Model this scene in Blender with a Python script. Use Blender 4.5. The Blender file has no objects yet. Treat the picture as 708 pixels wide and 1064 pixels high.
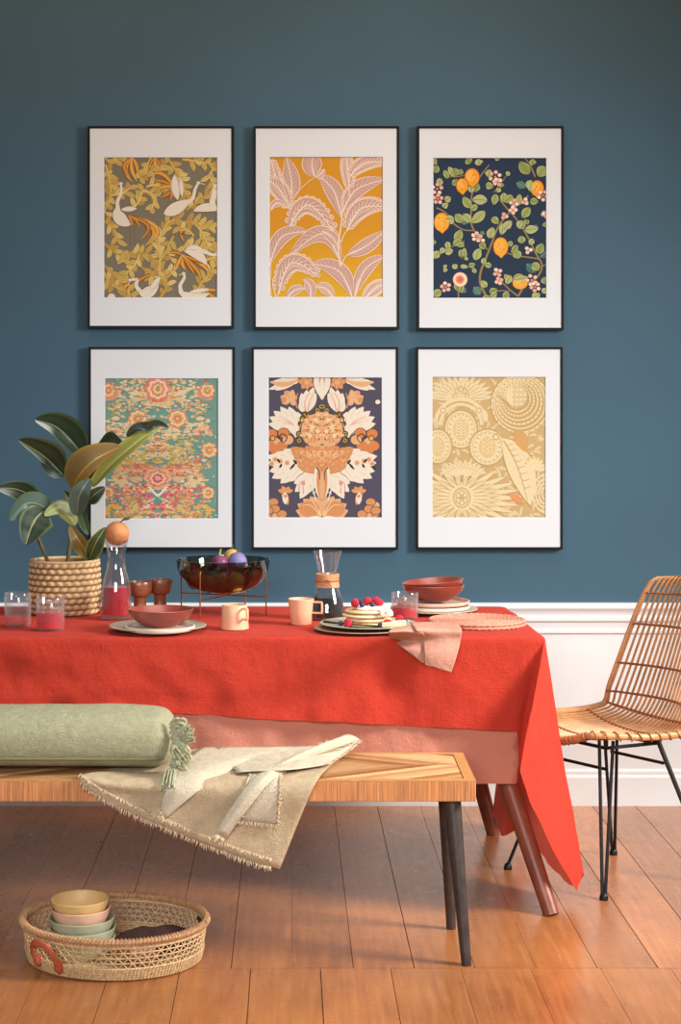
import bpy, math, random
from mathutils import Vector, noise
random.seed(7)
PI = math.pi
C = bpy.context.scene.collection
sc = bpy.context.scene
# ---- survey of the room: wall at y=0, eye at (0,-DW,H), long lens -------------
PX0, HY, F, DW = 318.0, 434.0, 1700.0, 5.8
H = 402 * DW / F
TZ = 0.7535                      # top of the red cloth
def at(px, py, D):               # point at distance D from the eye plane
    return Vector(((px - PX0) / F * D, D - DW, H - (py - HY) / F * D))
def on(px, py, z=0.0):           # point on the level plane of height z
    return at(px, py, F * (H - z) / (py - HY))
def lin(c):
    r = []
    for v in c[:3]:
        v = v / 255.0
        r.append(v / 12.92 if v <= 0.04045 else ((v + 0.055) / 1.055) ** 2.4)
    return (r[0], r[1], r[2], 1.0)
def lerp(a, b, t): return a + (b - a) * t
def cr(pts, n):                  # catmull-rom through pts, n steps a span
    pts = [Vector(p) for p in pts]
    out = []
    for i in range(len(pts) - 1):
        p0 = pts[max(i - 1, 0)]; p1 = pts[i]; p2 = pts[i + 1]; p3 = pts[min(i + 2, len(pts) - 1)]
        for k in range(n):
            t = k / n
            out.append(0.5 * ((2 * p1) + (p2 - p0) * t + (2 * p0 - 5 * p1 + 4 * p2 - p3) * t * t + (3 * p1 - p0 - 3 * p2 + p3) * t ** 3))
    out.append(pts[-1].copy())
    return out
def nz(x, y=0.0, z=0.0): return noise.noise(Vector((x, y, z)))

# ---- mesh builder ------------------------------------------------------------
class MB:
    def __init__(s): s.v = []; s.f = []; s.c = []; s.cc = None
    def add(s, vs, fs, col=None):
        b = len(s.v); s.v += [Vector(p) for p in vs]
        for f in fs: s.f.append([i + b for i in f]); s.c.append(col or s.cc)
        return s
    def box(s, x0, x1, y0, y1, z0, z1, col=None):
        return s.add([(x0,y0,z0),(x1,y0,z0),(x1,y1,z0),(x0,y1,z0),(x0,y0,z1),(x1,y0,z1),(x1,y1,z1),(x0,y1,z1)],
              [(0,3,2,1),(4,5,6,7),(0,1,5,4),(1,2,6,5),(2,3,7,6),(3,0,4,7)], col)
    def hexa(s, p, col=None):    # 8 points, bottom ring then top ring
        return s.add(p, [(0,3,2,1),(4,5,6,7),(0,1,5,4),(1,2,6,5),(2,3,7,6),(3,0,4,7)], col)
    def lathe(s, prof, n=32, c=(0,0,0), sx=1.0, sy=1.0, cap0=False, cap1=False, col=None):
        vs = []; fs = []; m = len(prof)
        for (r, z) in prof:
            for k in range(n):
                a = 2 * PI * k / n
                vs.append((c[0] + r * sx * math.cos(a), c[1] + r * sy * math.sin(a), c[2] + z))
        for i in range(m - 1):
            for k in range(n):
                k2 = (k + 1) % n
                fs.append((i*n+k, i*n+k2, (i+1)*n+k2, (i+1)*n+k))
        if cap0: fs.append(tuple(range(n - 1, -1, -1)))
        if cap1: fs.append(tuple((m-1)*n + k for k in range(n)))
        return s.add(vs, fs, col)
    def tube(s, pts, r, n=8, closed=False, col=None, flat=1.0, caps=True):
        pts = [Vector(p) for p in pts]; m = len(pts)
        rr = r if isinstance(r, (list, tuple)) else [r] * m
        vs = []; fs = []; prev = None
        for i in range(m):
            if closed: d = pts[(i + 1) % m] - pts[i - 1]
            else: d = pts[min(i + 1, m - 1)] - pts[max(i - 1, 0)]
            if d.length < 1e-9: d = Vector((0, 0, 1))
            d.normalize()
            if prev is None:
                a = Vector((0, 0, 1)) if abs(d.z) < 0.9 else Vector((1, 0, 0))
                u = d.cross(a).normalized()
            else:
                u = (prev - d * prev.dot(d))
                u = u.normalized() if u.length > 1e-6 else d.orthogonal().normalized()
            prev = u; w = d.cross(u)
            for k in range(n):
                a = 2 * PI * k / n
                vs.append(pts[i] + u * (rr[i] * math.cos(a)) + w * (rr[i] * flat * math.sin(a)))
        for i in range(m if closed else m - 1):
            j = (i + 1) % m
            for k in range(n):
                k2 = (k + 1) % n
                fs.append((i*n+k, i*n+k2, j*n+k2, j*n+k))
        if not closed and caps:
            fs.append(tuple(range(n - 1, -1, -1))); fs.append(tuple((m-1)*n + k for k in range(n)))
        return s.add(vs, fs, col)
    def grid(s, rows, wrap=False, col=None):     # rows: list of equal length point lists
        n = len(rows[0]); vs = [p for r in rows for p in r]; fs = []
        for i in range(len(rows) - 1):
            for k in range(n if wrap else n - 1):
                k2 = (k + 1) % n
                fs.append((i*n+k, i*n+k2, (i+1)*n+k2, (i+1)*n+k))
        return s.add(vs, fs, col)
    def ball(s, c, rx, ry=None, rz=None, nu=16, nv=10, fn=None, col=None):
        ry = ry or rx; rz = rz or rx; rows = []
        for i in range(nv + 1):
            th = PI * i / nv; row = []
            for k in range(nu):
                a = 2 * PI * k / nu
                d = Vector((math.sin(th) * math.cos(a), math.sin(th) * math.sin(a), -math.cos(th)))
                q = fn(d) if fn else 1.0
                row.append(Vector((c[0] + d.x * rx * q, c[1] + d.y * ry * q, c[2] + d.z * rz * q)))
            rows.append(row)
        return s.grid(rows, True, col)
    def build(s, name, mat, parent=None, world=False, smooth=True, sharp=40, solid=0, sub=0, bevel=0):
        org = parent.matrix_world.translation if (parent and world) else Vector((0, 0, 0))
        if parent and world:
            org = Vector(parent.location); q = parent.parent
            while q: org = org + Vector(q.location); q = q.parent
        me = bpy.data.meshes.new(name)
        me.from_pydata([tuple(p - org) for p in s.v], [], s.f)
        if any(c is not None for c in s.c):
            at_ = me.color_attributes.new('Col', 'FLOAT_COLOR', 'CORNER')
            for p, c in zip(me.polygons, s.c):
                c = c or (1, 1, 1, 1)
                for li in p.loop_indices: at_.data[li].color = c
        me.validate()
        if smooth:
            for p in me.polygons: p.use_smooth = True
            if sharp: me.set_sharp_from_angle(angle=math.radians(sharp))
        me.materials.append(mat)
        o = bpy.data.objects.new(name, me); C.objects.link(o)
        if parent: o.parent = parent
        if solid:
            m = o.modifiers.new('thickness', 'SOLIDIFY'); m.thickness = solid; m.offset = 0
        if bevel:
            m = o.modifiers.new('bevel', 'BEVEL'); m.width = bevel; m.segments = 2; m.limit_method = 'ANGLE'
        if sub:
            m = o.modifiers.new('sub', 'SUBSURF'); m.levels = sub; m.render_levels = sub
        return o
def thing(name, label, cat, loc=(0,0,0), rz=0, group=None):
    o = bpy.data.objects.new(name, None); C.objects.link(o)
    o.empty_display_size = 0.05; o.location = loc; o.rotation_euler = (0, 0, rz)
    return tag(o, label, cat, group)
def tag(o, label, cat, group=None):
    o['label'] = label; o['category'] = cat
    if group: o['group'] = group
    return o
def struct(o): o['kind'] = 'structure'; return o
def dup(root, loc, rz=None, label=None):
    r = root.copy(); C.objects.link(r); r.location = loc
    if rz is not None: r.rotation_euler = (0, 0, rz)
    if label: r['label'] = label
    for ch in list(root.children):
        c = ch.copy(); C.objects.link(c); c.parent = r
    return r

# ---- materials ---------------------------------------------------------------
class NT:
    def __init__(s, name):
        s.m = bpy.data.materials.new(name); s.m.use_nodes = True
        s.t = s.m.node_tree; s.b = s.t.nodes['Principled BSDF']; s.out = s.t.nodes['Material Output']
    def n(s, kind, **kw):
        x = s.t.nodes.new(kind)
        for k, v in kw.items():
            if k in x.inputs: x.inputs[k].default_value = v
            else: setattr(x, k, v)
        return x
    def l(s, a, b): s.t.links.new(a, b)
    def coord(s, scale=(1,1,1), rot=(0,0,0)):
        tc = s.n('ShaderNodeTexCoord'); mp = s.n('ShaderNodeMapping')
        mp.inputs['Scale'].default_value = scale; mp.inputs['Rotation'].default_value = rot
        s.l(tc.outputs['Object'], mp.inputs['Vector']); return mp.outputs['Vector']
    def noise(s, vec, scale, detail=4, rough=0.55):
        x = s.n('ShaderNodeTexNoise'); x.inputs['Scale'].default_value = scale
        x.inputs['Detail'].default_value = detail; x.inputs['Roughness'].default_value = rough
        s.l(vec, x.inputs['Vector']); return x.outputs['Fac']
    def ramp(s, fac, stops):
        x = s.n('ShaderNodeValToRGB'); e = x.color_ramp.elements
        while len(e) < len(stops): e.new(0.5)
        for el, (p, c) in zip(e, stops): el.position = p; el.color = c if len(c) == 4 else lin(c)
        s.l(fac, x.inputs['Fac']); return x.outputs['Color']
    def mix(s, a, b, fac, mode='MIX'):
        x = s.n('ShaderNodeMix', data_type='RGBA', blend_type=mode)
        for sock, v in ((x.inputs[6], a), (x.inputs[7], b), (x.inputs[0], fac)):
            if hasattr(v, 'is_linked'): s.l(v, sock)
            else: sock.default_value = v
        return x.outputs[2]
    def bump(s, h, strength=0.3, dist=0.002):
        x = s.n('ShaderNodeBump'); x.inputs['Strength'].default_value = strength; x.inputs['Distance'].default_value = dist
        s.l(h, x.inputs['Height']); s.l(x.outputs['Normal'], s.b.inputs['Normal']); return x
def simple(name, col, rough=0.5, var=0.0, vscale=12, bump=0.0, bscale=80, metal=0.0, stretch=(1,1,1), spec=0.5, coat=0.0, bdist=0.002):
    n = NT(name); c = lin(col)
    n.b.inputs['Roughness'].default_value = rough; n.b.inputs['Metallic'].default_value = metal
    n.b.inputs['Specular IOR Level'].default_value = spec; n.b.inputs['Coat Weight'].default_value = coat
    vec = n.coord(stretch)
    f = n.noise(vec, vscale)
    d = tuple(max(0, v * (1 - var)) for v in c[:3]) + (1,); u = tuple(min(1, v * (1 + var)) for v in c[:3]) + (1,)
    n.l(n.ramp(f, [(0.3, d), (0.7, u)]), n.b.inputs['Base Color'])
    if bump: n.bump(n.noise(vec, bscale, 3), bump, bdist)
    return n.m
def attr_mat(name, rough=0.6, var=0.1, vscale=30, stretch=(1,1,1), bump=0.0, bscale=60, spec=0.4, bdist=0.002):
    n = NT(name); a = n.n('ShaderNodeAttribute', attribute_name='Col')
    vec = n.coord(stretch); f = n.noise(vec, vscale, 5, 0.6)
    g = n.ramp(f, [(0.25, (1 - var,) * 3 + (1,)), (0.75, (1 + var * 0.0,) * 3 + (1,))])
    n.l(n.mix(a.outputs['Color'], g, 1.0, 'MULTIPLY'), n.b.inputs['Base Color'])
    n.b.inputs['Roughness'].default_value = rough; n.b.inputs['Specular IOR Level'].default_value = spec
    if bump: n.bump(f if bscale == vscale else n.noise(vec, bscale, 3), bump, bdist)
    return n.m
def cloth(name, col, var=0.12, transl=0.25, weave=500, wr=0.35, tcol=None, big=6):
    n = NT(name); c = lin(col); vec = n.coord()
    s1 = n.noise(n.coord((1, 1, 14)), 40, 3); s2 = n.noise(n.coord((14, 14, 1)), 40, 3)
    blot = n.noise(vec, big, 4)
    fine = n.mix(s1, s2, 0.5)
    d = tuple(v * (1 - var) for v in c[:3]) + (1,); u = tuple(min(1, v * (1 + var)) for v in c[:3]) + (1,)
    base = n.mix(n.ramp(blot, [(0.3, d), (0.7, u)]), n.ramp(fine, [(0.35, d), (0.65, u)]), 0.5)
    n.l(base, n.b.inputs['Base Color'])
    n.b.inputs['Roughness'].default_value = 0.9; n.b.inputs['Specular IOR Level'].default_value = 0.15
    n.b.inputs['Sheen Weight'].default_value = 0.03
    w = n.mix(n.noise(vec, 34, 8, 0.75), n.noise(n.coord((1.6, 1, .8)), 9, 3, 0.5), 0.45); hh = n.mix(w, fine, 0.22)
    n.bump(hh, min(1, wr * 2), 0.022)
    if transl:
        tr = n.n('ShaderNodeBsdfTranslucent'); tr.inputs['Color'].default_value = lin(tcol or col)
        ms = n.n('ShaderNodeMixShader'); ms.inputs[0].default_value = transl
        n.l(n.b.outputs[0], ms.inputs[1]); n.l(tr.outputs[0], ms.inputs[2]); n.l(ms.outputs[0], n.out.inputs['Surface'])
    return n.m
def glass(name, tint=(1,1,1), edge=0.6, rough=0.02, painted_sheen=0.0):
    n = NT(name)
    tr = n.n('ShaderNodeBsdfTransparent'); tr.inputs['Color'].default_value = tint + (1,)
    gl = n.n('ShaderNodeBsdfGlossy'); gl.inputs['Roughness'].default_value = rough
    lw = n.n('ShaderNodeLayerWeight'); lw.inputs['Blend'].default_value = 0.35
    mth = n.n('ShaderNodeMath', operation='MULTIPLY_ADD'); mth.inputs[1].default_value = edge; mth.inputs[2].default_value = 0.05
    n.l(lw.outputs['Facing'], mth.inputs[0])
    ms = n.n('ShaderNodeMixShader'); n.l(mth.outputs[0], ms.inputs[0])
    n.l(tr.outputs[0], ms.inputs[1]); n.l(gl.outputs[0], ms.inputs[2])
    if painted_sheen:  # white diffuse painted into the glass, stands in for bright reflections
        df = n.n('ShaderNodeBsdfDiffuse'); df.inputs['Color'].default_value = (.9, .9, .92, 1)
        m2 = n.n('ShaderNodeMath', operation='MULTIPLY_ADD'); m2.inputs[1].default_value = painted_sheen * 2.2; m2.inputs[2].default_value = painted_sheen * .4
        n.l(lw.outputs['Facing'], m2.inputs[0]); mx = n.n('ShaderNodeMixShader')
        n.l(m2.outputs[0], mx.inputs[0]); n.l(ms.outputs[0], mx.inputs[1]); n.l(df.outputs[0], mx.inputs[2]); ms = mx
    n.l(ms.outputs[0], n.out.inputs['Surface'])
    return n.m
def liquid(name, col, tint, mixf=0.6):
    n = NT(name); n.b.inputs['Base Color'].default_value = lin(col); n.b.inputs['Roughness'].default_value = 0.1
    tr = n.n('ShaderNodeBsdfTransparent'); tr.inputs['Color'].default_value = lin(tint)
    ms = n.n('ShaderNodeMixShader'); ms.inputs[0].default_value = mixf
    n.l(tr.outputs[0], ms.inputs[1]); n.l(n.b.outputs[0], ms.inputs[2]); n.l(ms.outputs[0], n.out.inputs['Surface'])
    return n.m

M = {}
M['wall'] = simple('blue_wall_paint', (70, 99, 117), 0.85, 0.04, 2.2, 0.08, 140, spec=0.2)
M['white'] = simple('white_gloss_paint', (228, 231, 232), 0.45, 0.02, 3)
M['black'] = simple('black_frame_wood', (17, 16, 16), 0.55, 0.1, 20, spec=0.25)
M['mat'] = simple('white_mat_board', (217, 222, 227), 0.9, 0.01, 4, spec=0.1)
M['print'] = attr_mat('printed_paper', 0.9, 0.10, 160, spec=0.1)
M['red'] = cloth('red_linen', (206, 66, 49), 0.12, 0.2, tcol=(240, 120, 96))
M['pink'] = cloth('salmon_linen', (216, 142, 120), 0.08, 0.12, tcol=(230, 140, 112))
M['napkin'] = cloth('dusty_pink_linen', (206, 150, 130), 0.16, 0.1, big=40)
M['throw'] = cloth('cream_throw', (206, 182, 148), 0.22, 0.12, big=30, wr=0.5)
M['throwlight'] = cloth('cream_throw_pale', (224, 210, 184), 0.16, 0.12, big=30, wr=0.5)  # paler copy of the throw cloth for the folded layers
M['fringe'] = simple('cream_fringe', (214, 188, 155), 0.9, 0.1, 60)
M['sage'] = cloth('sage_knit', (172, 169, 136), 0.18, 0.0, big=60, wr=0.6)
M['tassel'] = simple('sage_tassel_yarn', (166, 164, 132), 0.95, 0.25, 90)
M['piping'] = simple('sage_piping', (128, 122, 88), 0.9, 0.1, 60)
M['wood_dark'] = simple('reddish_table_wood', (128, 66, 46), 0.4, 0.25, 8, 0.1, 40, stretch=(6, 6, 0.6))
M['bench_edge'] = simple('saw_marked_mango_wood', (196, 128, 76), 0.55, 0.45, 22, 0.3, 60, stretch=(13, 1, 0.3))
M['plank'] = attr_mat('chevron_wood', 0.5, 0.35, 14, (2.0, 8, 1), 0.15, 30)
M['iron'] = simple('dark_bronzed_iron', (66, 57, 53), 0.45, 0.3, 30, 0.2, 60, metal=0.3)
M['steel'] = simple('black_steel', (22, 22, 24), 0.4, 0.1, 20, metal=0.4)
M['rattan'] = simple('rattan_cane', (194, 142, 92), 0.45, 0.28, 18, 0.1, 90)
M['rattan_dk'] = simple('rattan_binding', (150, 90, 48), 0.5, 0.3, 80, 0.2, 160)
M['floor'] = None
M['glass'] = glass('clear_glass', (0.97, 0.98, 0.98), 0.45, painted_sheen=.016)
M['ribglass'] = glass('ribbed_glass', (0.97, 0.97, 0.97), 0.4, 0.05, painted_sheen=.045)
M['smoke'] = glass('smoked_glass', (0.34, 0.40, 0.36), 0.4)
M['juice'] = liquid('red_juice', (205, 40, 52), (235, 90, 90), 0.72)
M['pinkj'] = liquid('pink_juice', (225, 66, 74), (245, 130, 130), 0.65)
M['palej'] = liquid('pale_pink_drink', (232, 150, 140), (250, 190, 185), 0.3)
M['coffee'] = liquid('black_coffee', (26, 14, 12), (60, 30, 22), 0.95)
M['brass'] = simple('brass', (186, 136, 84), 0.3, 0.08, 30, metal=0.9)
M['cork'] = simple('cork_peel', (196, 126, 78), 0.6, 0.2, 40, 0.4, 150)
M['walnut'] = simple('turned_walnut', (128, 74, 48), 0.35, 0.3, 14, stretch=(1, 1, 5), coat=0.2)
M['terra'] = simple('oxblood_glaze', (140, 60, 46), 0.35, 0.12, 18, coat=0.25)
M['terra_in'] = M['terra']
M['bone'] = simple('bone_ceramic', (226, 206, 190), 0.4, 0.05, 30)
M['speckle'] = simple('green_grey_glaze', (176, 172, 148), 0.35, 0.25, 120)
M['blush'] = simple('blush_ceramic', (216, 176, 158), 0.4, 0.1, 40)
M['brownplate'] = simple('brown_rimmed_plate', (160, 122, 98), 0.45, 0.15, 40)
M['peach'] = simple('peach_ceramic', (232, 176, 140), 0.45, 0.04, 20)
M['collar'] = simple('blond_wood_collar', (206, 150, 104), 0.5, 0.2, 20, stretch=(1, 1, 4))
M['leather'] = simple('tan_leather', (176, 92, 52), 0.55, 0.15, 60)
M['oleather'] = simple('orange_leather', (176, 82, 54), 0.5, 0.2, 40, 0.1, 90)
M['seagrass'] = attr_mat('seagrass_weave', 0.8, 0.25, 220, bump=0.2, bscale=220)
M['rush'] = simple('rush_fibre', (196, 162, 118), 0.75, 0.3, 120, 0.3, 240)
M['rushrim'] = simple('wrapped_rim', (176, 132, 92), 0.75, 0.4, 60, 0.5, 160, stretch=(3, 3, 1))
M['matweave'] = simple('pink_woven_rush', (206, 140, 116), 0.85, 0.3, 140, 0.7, 200)
M['pancake'] = simple('pancake', (222, 168, 112), 0.7, 0.2, 60, 0.2, 120)
M['crumb'] = simple('pancake_edge', (240, 214, 170), 0.8, 0.08, 60, 0.2, 120)
M['cream'] = simple('whipped_cream', (245, 234, 218), 0.6, 0.02, 30)
M['rasp'] = simple('raspberry', (190, 28, 52), 0.35, 0.2, 80)
M['blue'] = simple('blueberry', (44, 46, 82), 0.5, 0.3, 60)
M['fig'] = simple('fig_skin', (120, 48, 92), 0.45, 0.3, 30)
M['plum'] = simple('plum_bloom', (120, 112, 160), 0.6, 0.25, 30)
M['pear'] = simple('pear_skin', (196, 160, 84), 0.5, 0.2, 30)
M['olive'] = simple('green_fig_skin', (92, 96, 60), 0.45, 0.25, 30)
M['stemg'] = simple('brown_stem', (96, 84, 48), 0.6, 0.2, 40)
M['stemy'] = simple('yellow_green_stem', (168, 172, 82), 0.5, 0.15, 40)
M['soil'] = simple('dark_soil', (54, 40, 30), 0.95, 0.4, 80, 0.6, 120)
M['ochre'] = simple('ochre_bowl', (214, 176, 118), 0.5, 0.06, 30)
M['pinkbowl'] = simple('pink_bowl', (222, 178, 150), 0.5, 0.05, 30)
M['green1'] = simple('sage_bowl', (164, 168, 140), 0.5, 0.06, 30)
M['green2'] = simple('pale_sage_bowl', (180, 184, 158), 0.5, 0.06, 30)
M['brownrag'] = cloth('dark_brown_linen', (74, 48, 40), 0.2, 0.0, big=30)
M['fork'] = simple('dark_bronze_fork', (74, 60, 50), 0.35, 0.1, 30, metal=0.7)
def leaf_mat(name, top, vein, back):
    n = NT(name); tex = n.n('ShaderNodeAttribute', attribute_name='Col')
    geo = n.n('ShaderNodeNewGeometry')
    f = n.noise(n.coord(), 30, 3)
    t = n.mix(lin(top), tex.outputs['Color'], 0.75)
    b = n.mix(lin(back), t, 0.25)
    n.l(n.mix(t, b, geo.outputs['Backfacing']), n.b.inputs['Base Color'])
    n.b.inputs['Roughness'].default_value = 0.36; n.b.inputs['Coat Weight'].default_value = 0.08; n.b.inputs['Coat Roughness'].default_value = 0.25
    n.bump(f, 0.12, 0.004)
    tr = n.n('ShaderNodeBsdfTranslucent'); tr.inputs['Color'].default_value = lin((120, 140, 50))
    ms = n.n('ShaderNodeMixShader'); ms.inputs[0].default_value = 0.12
    n.l(n.b.outputs[0], ms.inputs[1]); n.l(tr.outputs[0], ms.inputs[2]); n.l(ms.outputs[0], n.out.inputs['Surface'])
    return n.m
M['leaf'] = leaf_mat('glossy_dark_leaf', (38, 58, 44), (150, 160, 100), (80, 78, 46))
M['leafb'] = leaf_mat('bronze_leaf_back', (132, 98, 46), (170, 150, 70), (110, 90, 46))
M['leafy'] = leaf_mat('lime_leaf', (140, 148, 70), (190, 190, 110), (130, 140, 60))

# =============================================================== SETTING
m = MB(); m.box(-3.6, 3.6, 0.0, 0.1, 0.0, 3.6); struct(m.build('wall_back', M['wall'], smooth=False))
# white dado panel with moulded chair rail
m = MB(); m.box(-3.6, 3.6, -0.008, 0.0, 0.11, 0.61); struct(m.build('trim_dado_panel', M['white'], smooth=False))
zt = H - (626 - HY) / F * DW
prof = [(0.0, 0.0), (-0.030, 0.0), (-0.034, -0.006), (-0.034, -0.018), (-0.026, -0.026), (-0.020, -0.040), (-0.020, -0.046), (-0.025, -0.050), (-0.025, -0.062), (-0.016, -0.070),
        (-0.013, -0.086), (-0.013, -0.092), (-0.017, -0.096), (-0.017, -0.106), (-0.008, -0.112), (0.0, -0.112)]
m = MB(); m.grid([[Vector((x, p[0], zt + p[1])) for p in prof] for x in (-3.6, 3.6)]); struct(m.build('trim_chair_rail', M['white'], sharp=25))
prof = [(0.0, 0.128), (-0.010, 0.128), (-0.014, 0.120), (-0.014, 0.108), (-0.020, 0.100), (-0.022, 0.0), (0.0, 0.0)]
m = MB(); m.grid([[Vector((x, p[0], p[1])) for p in prof] for x in (-3.6, 3.6)]); struct(m.build('baseboard_back', M['white'], sharp=25))
# floor boards
n = NT('worn_pine_boards'); a = n.n('ShaderNodeAttribute', attribute_name='Col')
g1 = n.noise(n.coord((22, 1.3, 1)), 3.0, 6, 0.6); g2 = n.noise(n.coord((1, 1, 1)), 1.6, 4); g3 = n.noise(n.coord((1, 1, 1)), 26, 3)
c1 = n.ramp(g1, [(0.22, (108, 62, 30)), (0.5, (168, 102, 54)), (0.78, (206, 140, 84))])
c2 = n.mix(c1, n.ramp(g2, [(0.3, (128, 74, 38)), (0.7, (208, 138, 78))]), 0.5)
c3 = n.mix(c2, a.outputs['Color'], 1.0, 'MULTIPLY')
spots = n.ramp(n.noise(n.coord((1, 1, 1)), 11, 2), [(0.80, (255, 255, 255)), (0.86, (110, 74, 56))])
n.l(n.mix(c3, spots, 0.8, 'MULTIPLY'), n.b.inputs['Base Color'])
n.l(n.ramp(g3, [(0.3, (0.24,) * 3 + (1,)), (0.7, (0.42,) * 3 + (1,))]), n.b.inputs['Roughness'])
n.b.inputs['Coat Weight'].default_value = 0.55; n.b.inputs['Coat Roughness'].default_value = 0.26
n.bump(g1, 0.15, 0.002); M['floor'] = n.m
fl = MB(); rnd = random.Random(3)
def boards(y0, y1, x0, pitch, yref):
    k0 = int((-3.6 - x0) / pitch) - 1; k1 = int((3.6 - x0) / pitch) + 1
    for k in range(k0, k1 + 1):
        e0 = x0 + k * pitch; e1 = e0 + pitch; gap = 0.0004 + 0.0012 * rnd.random() ** 2
        cuts = [y0, y1]
        if y1 > -0.05 and e0 < -0.45: cuts = [y0, -0.26 + 0.03 * (k % 3), y1]
        for ya, yb in zip(cuts[:-1], cuts[1:]):
            sh = lambda y: -0.0106 * (y - yref)
            v = rnd.uniform(0.78, 1.04); col = (v, v * rnd.uniform(0.95, 1.0), v * rnd.uniform(0.92, 1.0), 1)
            g = 0.0012
            fl.hexa([(e0 + gap + sh(ya), ya + g, -0.02), (e1 - gap + sh(ya), ya + g, -0.02), (e1 - gap + sh(yb), yb - g, -0.02), (e0 + gap + sh(yb), yb - g, -0.02),
                     (e0 + gap + sh(ya), ya + g, 0), (e1 - gap + sh(ya), ya + g, 0), (e1 - gap + sh(yb), yb - g, 0), (e0 + gap + sh(yb), yb - g, 0)], col)
ys = on(400, 1006).y
boards(ys, 0.0, 0.270, 0.152, -1.7); boards(-4.6, ys, 0.3858, 0.1745, -1.75)
fl.add([(-3.7, -4.7, -0.012), (3.7, -4.7, -0.012), (3.7, 0.0, -0.012), (-3.7, 0.0, -0.012)], [(0, 1, 2, 3)], (0.14, 0.10, 0.085, 1))
struct(fl.build('floor', M['floor'], smooth=False))
# =============================================================== FRAMED PRINTS
class Art:                        # flat inked shapes, laid one over the other on the paper
    def __init__(s, w, h, bg):
        s.w, s.h = w, h; s.mb = MB(); s.k = 0; s.mir = None
        s.mb.add([s.p((10, 5)), s.p((700, 5)), s.p((700, 855)), s.p((10, 855))], [(3, 2, 1, 0)], lin(bg))
    def p(s, q):
        x = min(max(q[0], 6), 702); y = min(max(q[1], 2), 858)
        return Vector(((x - 353) / 666 * s.w, -s.k * 1.6e-6, (430 - y) / 824 * s.h))
    def strip(s, L, R, col):
        c = lin(col)
        for mirror in ((0, 1) if s.mir else (0,)):
            s.k += 1
            g = (lambda q: (2 * s.mir - q[0], q[1])) if mirror else (lambda q: q)
            rows = [[s.p(g(a)), s.p(g(b))] for a, b in zip(L, R)]
            s.mb.grid(rows, col=c)
    def lens(s, p0, p1, w, col, via=None, n=10, pw=0.75, skew=0.0):
        if via is None: via = ((p0[0] + p1[0]) / 2, (p0[1] + p1[1]) / 2)
        c = (2 * via[0] - (p0[0] + p1[0]) / 2, 2 * via[1] - (p0[1] + p1[1]) / 2)
        L = []; R = []
        for i in range(n + 1):
            t = i / n; a = (1 - t) ** 2; b = 2 * t * (1 - t); d = t * t
            x = a * p0[0] + b * c[0] + d * p1[0]; y = a * p0[1] + b * c[1] + d * p1[1]
            dx = 2 * (1 - t) * (c[0] - p0[0]) + 2 * t * (p1[0] - c[0]); dy = 2 * (1 - t) * (c[1] - p0[1]) + 2 * t * (p1[1] - c[1])
            q = math.hypot(dx, dy) or 1; h = w / 2 * math.sin(PI * min(max(t, 0.0), 1)) ** pw
            L.append((x - dy / q * h * (1 + skew), y + dx / q * h * (1 + skew))); R.append((x + dy / q * h * (1 - skew), y - dx / q * h * (1 - skew)))
        s.strip(L, R, col)
    def stroke(s, pts, w0, w1, col, n=6):
        P = cr([(a, b, 0) for a, b in pts], n); L = []; R = []; m = len(P)
        for i, q in enumerate(P):
            d = P[min(i + 1, m - 1)] - P[max(i - 1, 0)]; k = d.length or 1; h = lerp(w0, w1, i / (m - 1)) / 2
            L.append((q.x - d.y / k * h, q.y + d.x / k * h)); R.append((q.x + d.y / k * h, q.y - d.x / k * h))
        s.strip(L, R, col)
    def disc(s, c, rx, col, ry=None, rot=0, n=8):
        ry = ry or rx; L = []; R = []
        for i in range(n + 1):
            t = PI * i / n; u = -rx * math.cos(t); v = ry * math.sin(t)
            for arr, sg in ((L, 1), (R, -1)):
                arr.append((c[0] + u * math.cos(rot) - sg * v * math.sin(rot), c[1] + u * math.sin(rot) + sg * v * math.cos(rot)))
        s.strip(L, R, col)
    def ring(s, c, r0, r1, col, ry=1.0, n=22, a0=0, a1=2 * PI):
        L = []; R = []
        for i in range(n + 1):
            t = a0 + (a1 - a0) * i / n
            L.append((c[0] + r0 * math.cos(t), c[1] + ry * r0 * math.sin(t))); R.append((c[0] + r1 * math.cos(t), c[1] + ry * r1 * math.sin(t)))
        s.strip(L, R, col)
    def leaf(s, p0, p1, w, fill, edge, rib=None, via=None, ew=7):
        s.lens(p0, p1, w + ew, edge, via); s.lens(p0, p1, w - ew * 0.5, fill, via)
        if rib:
            v = via or ((p0[0] + p1[0]) / 2, (p0[1] + p1[1]) / 2)
            s.stroke([p0, v, p1], 4.5, 2, rib, 5)
def quad(p0, via, p1, t):
    c = (2 * via[0] - (p0[0] + p1[0]) / 2, 2 * via[1] - (p0[1] + p1[1]) / 2)
    return ((1-t)**2 * p0[0] + 2*t*(1-t) * c[0] + t*t * p1[0], (1-t)**2 * p0[1] + 2*t*(1-t) * c[1] + t*t * p1[1])

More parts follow.
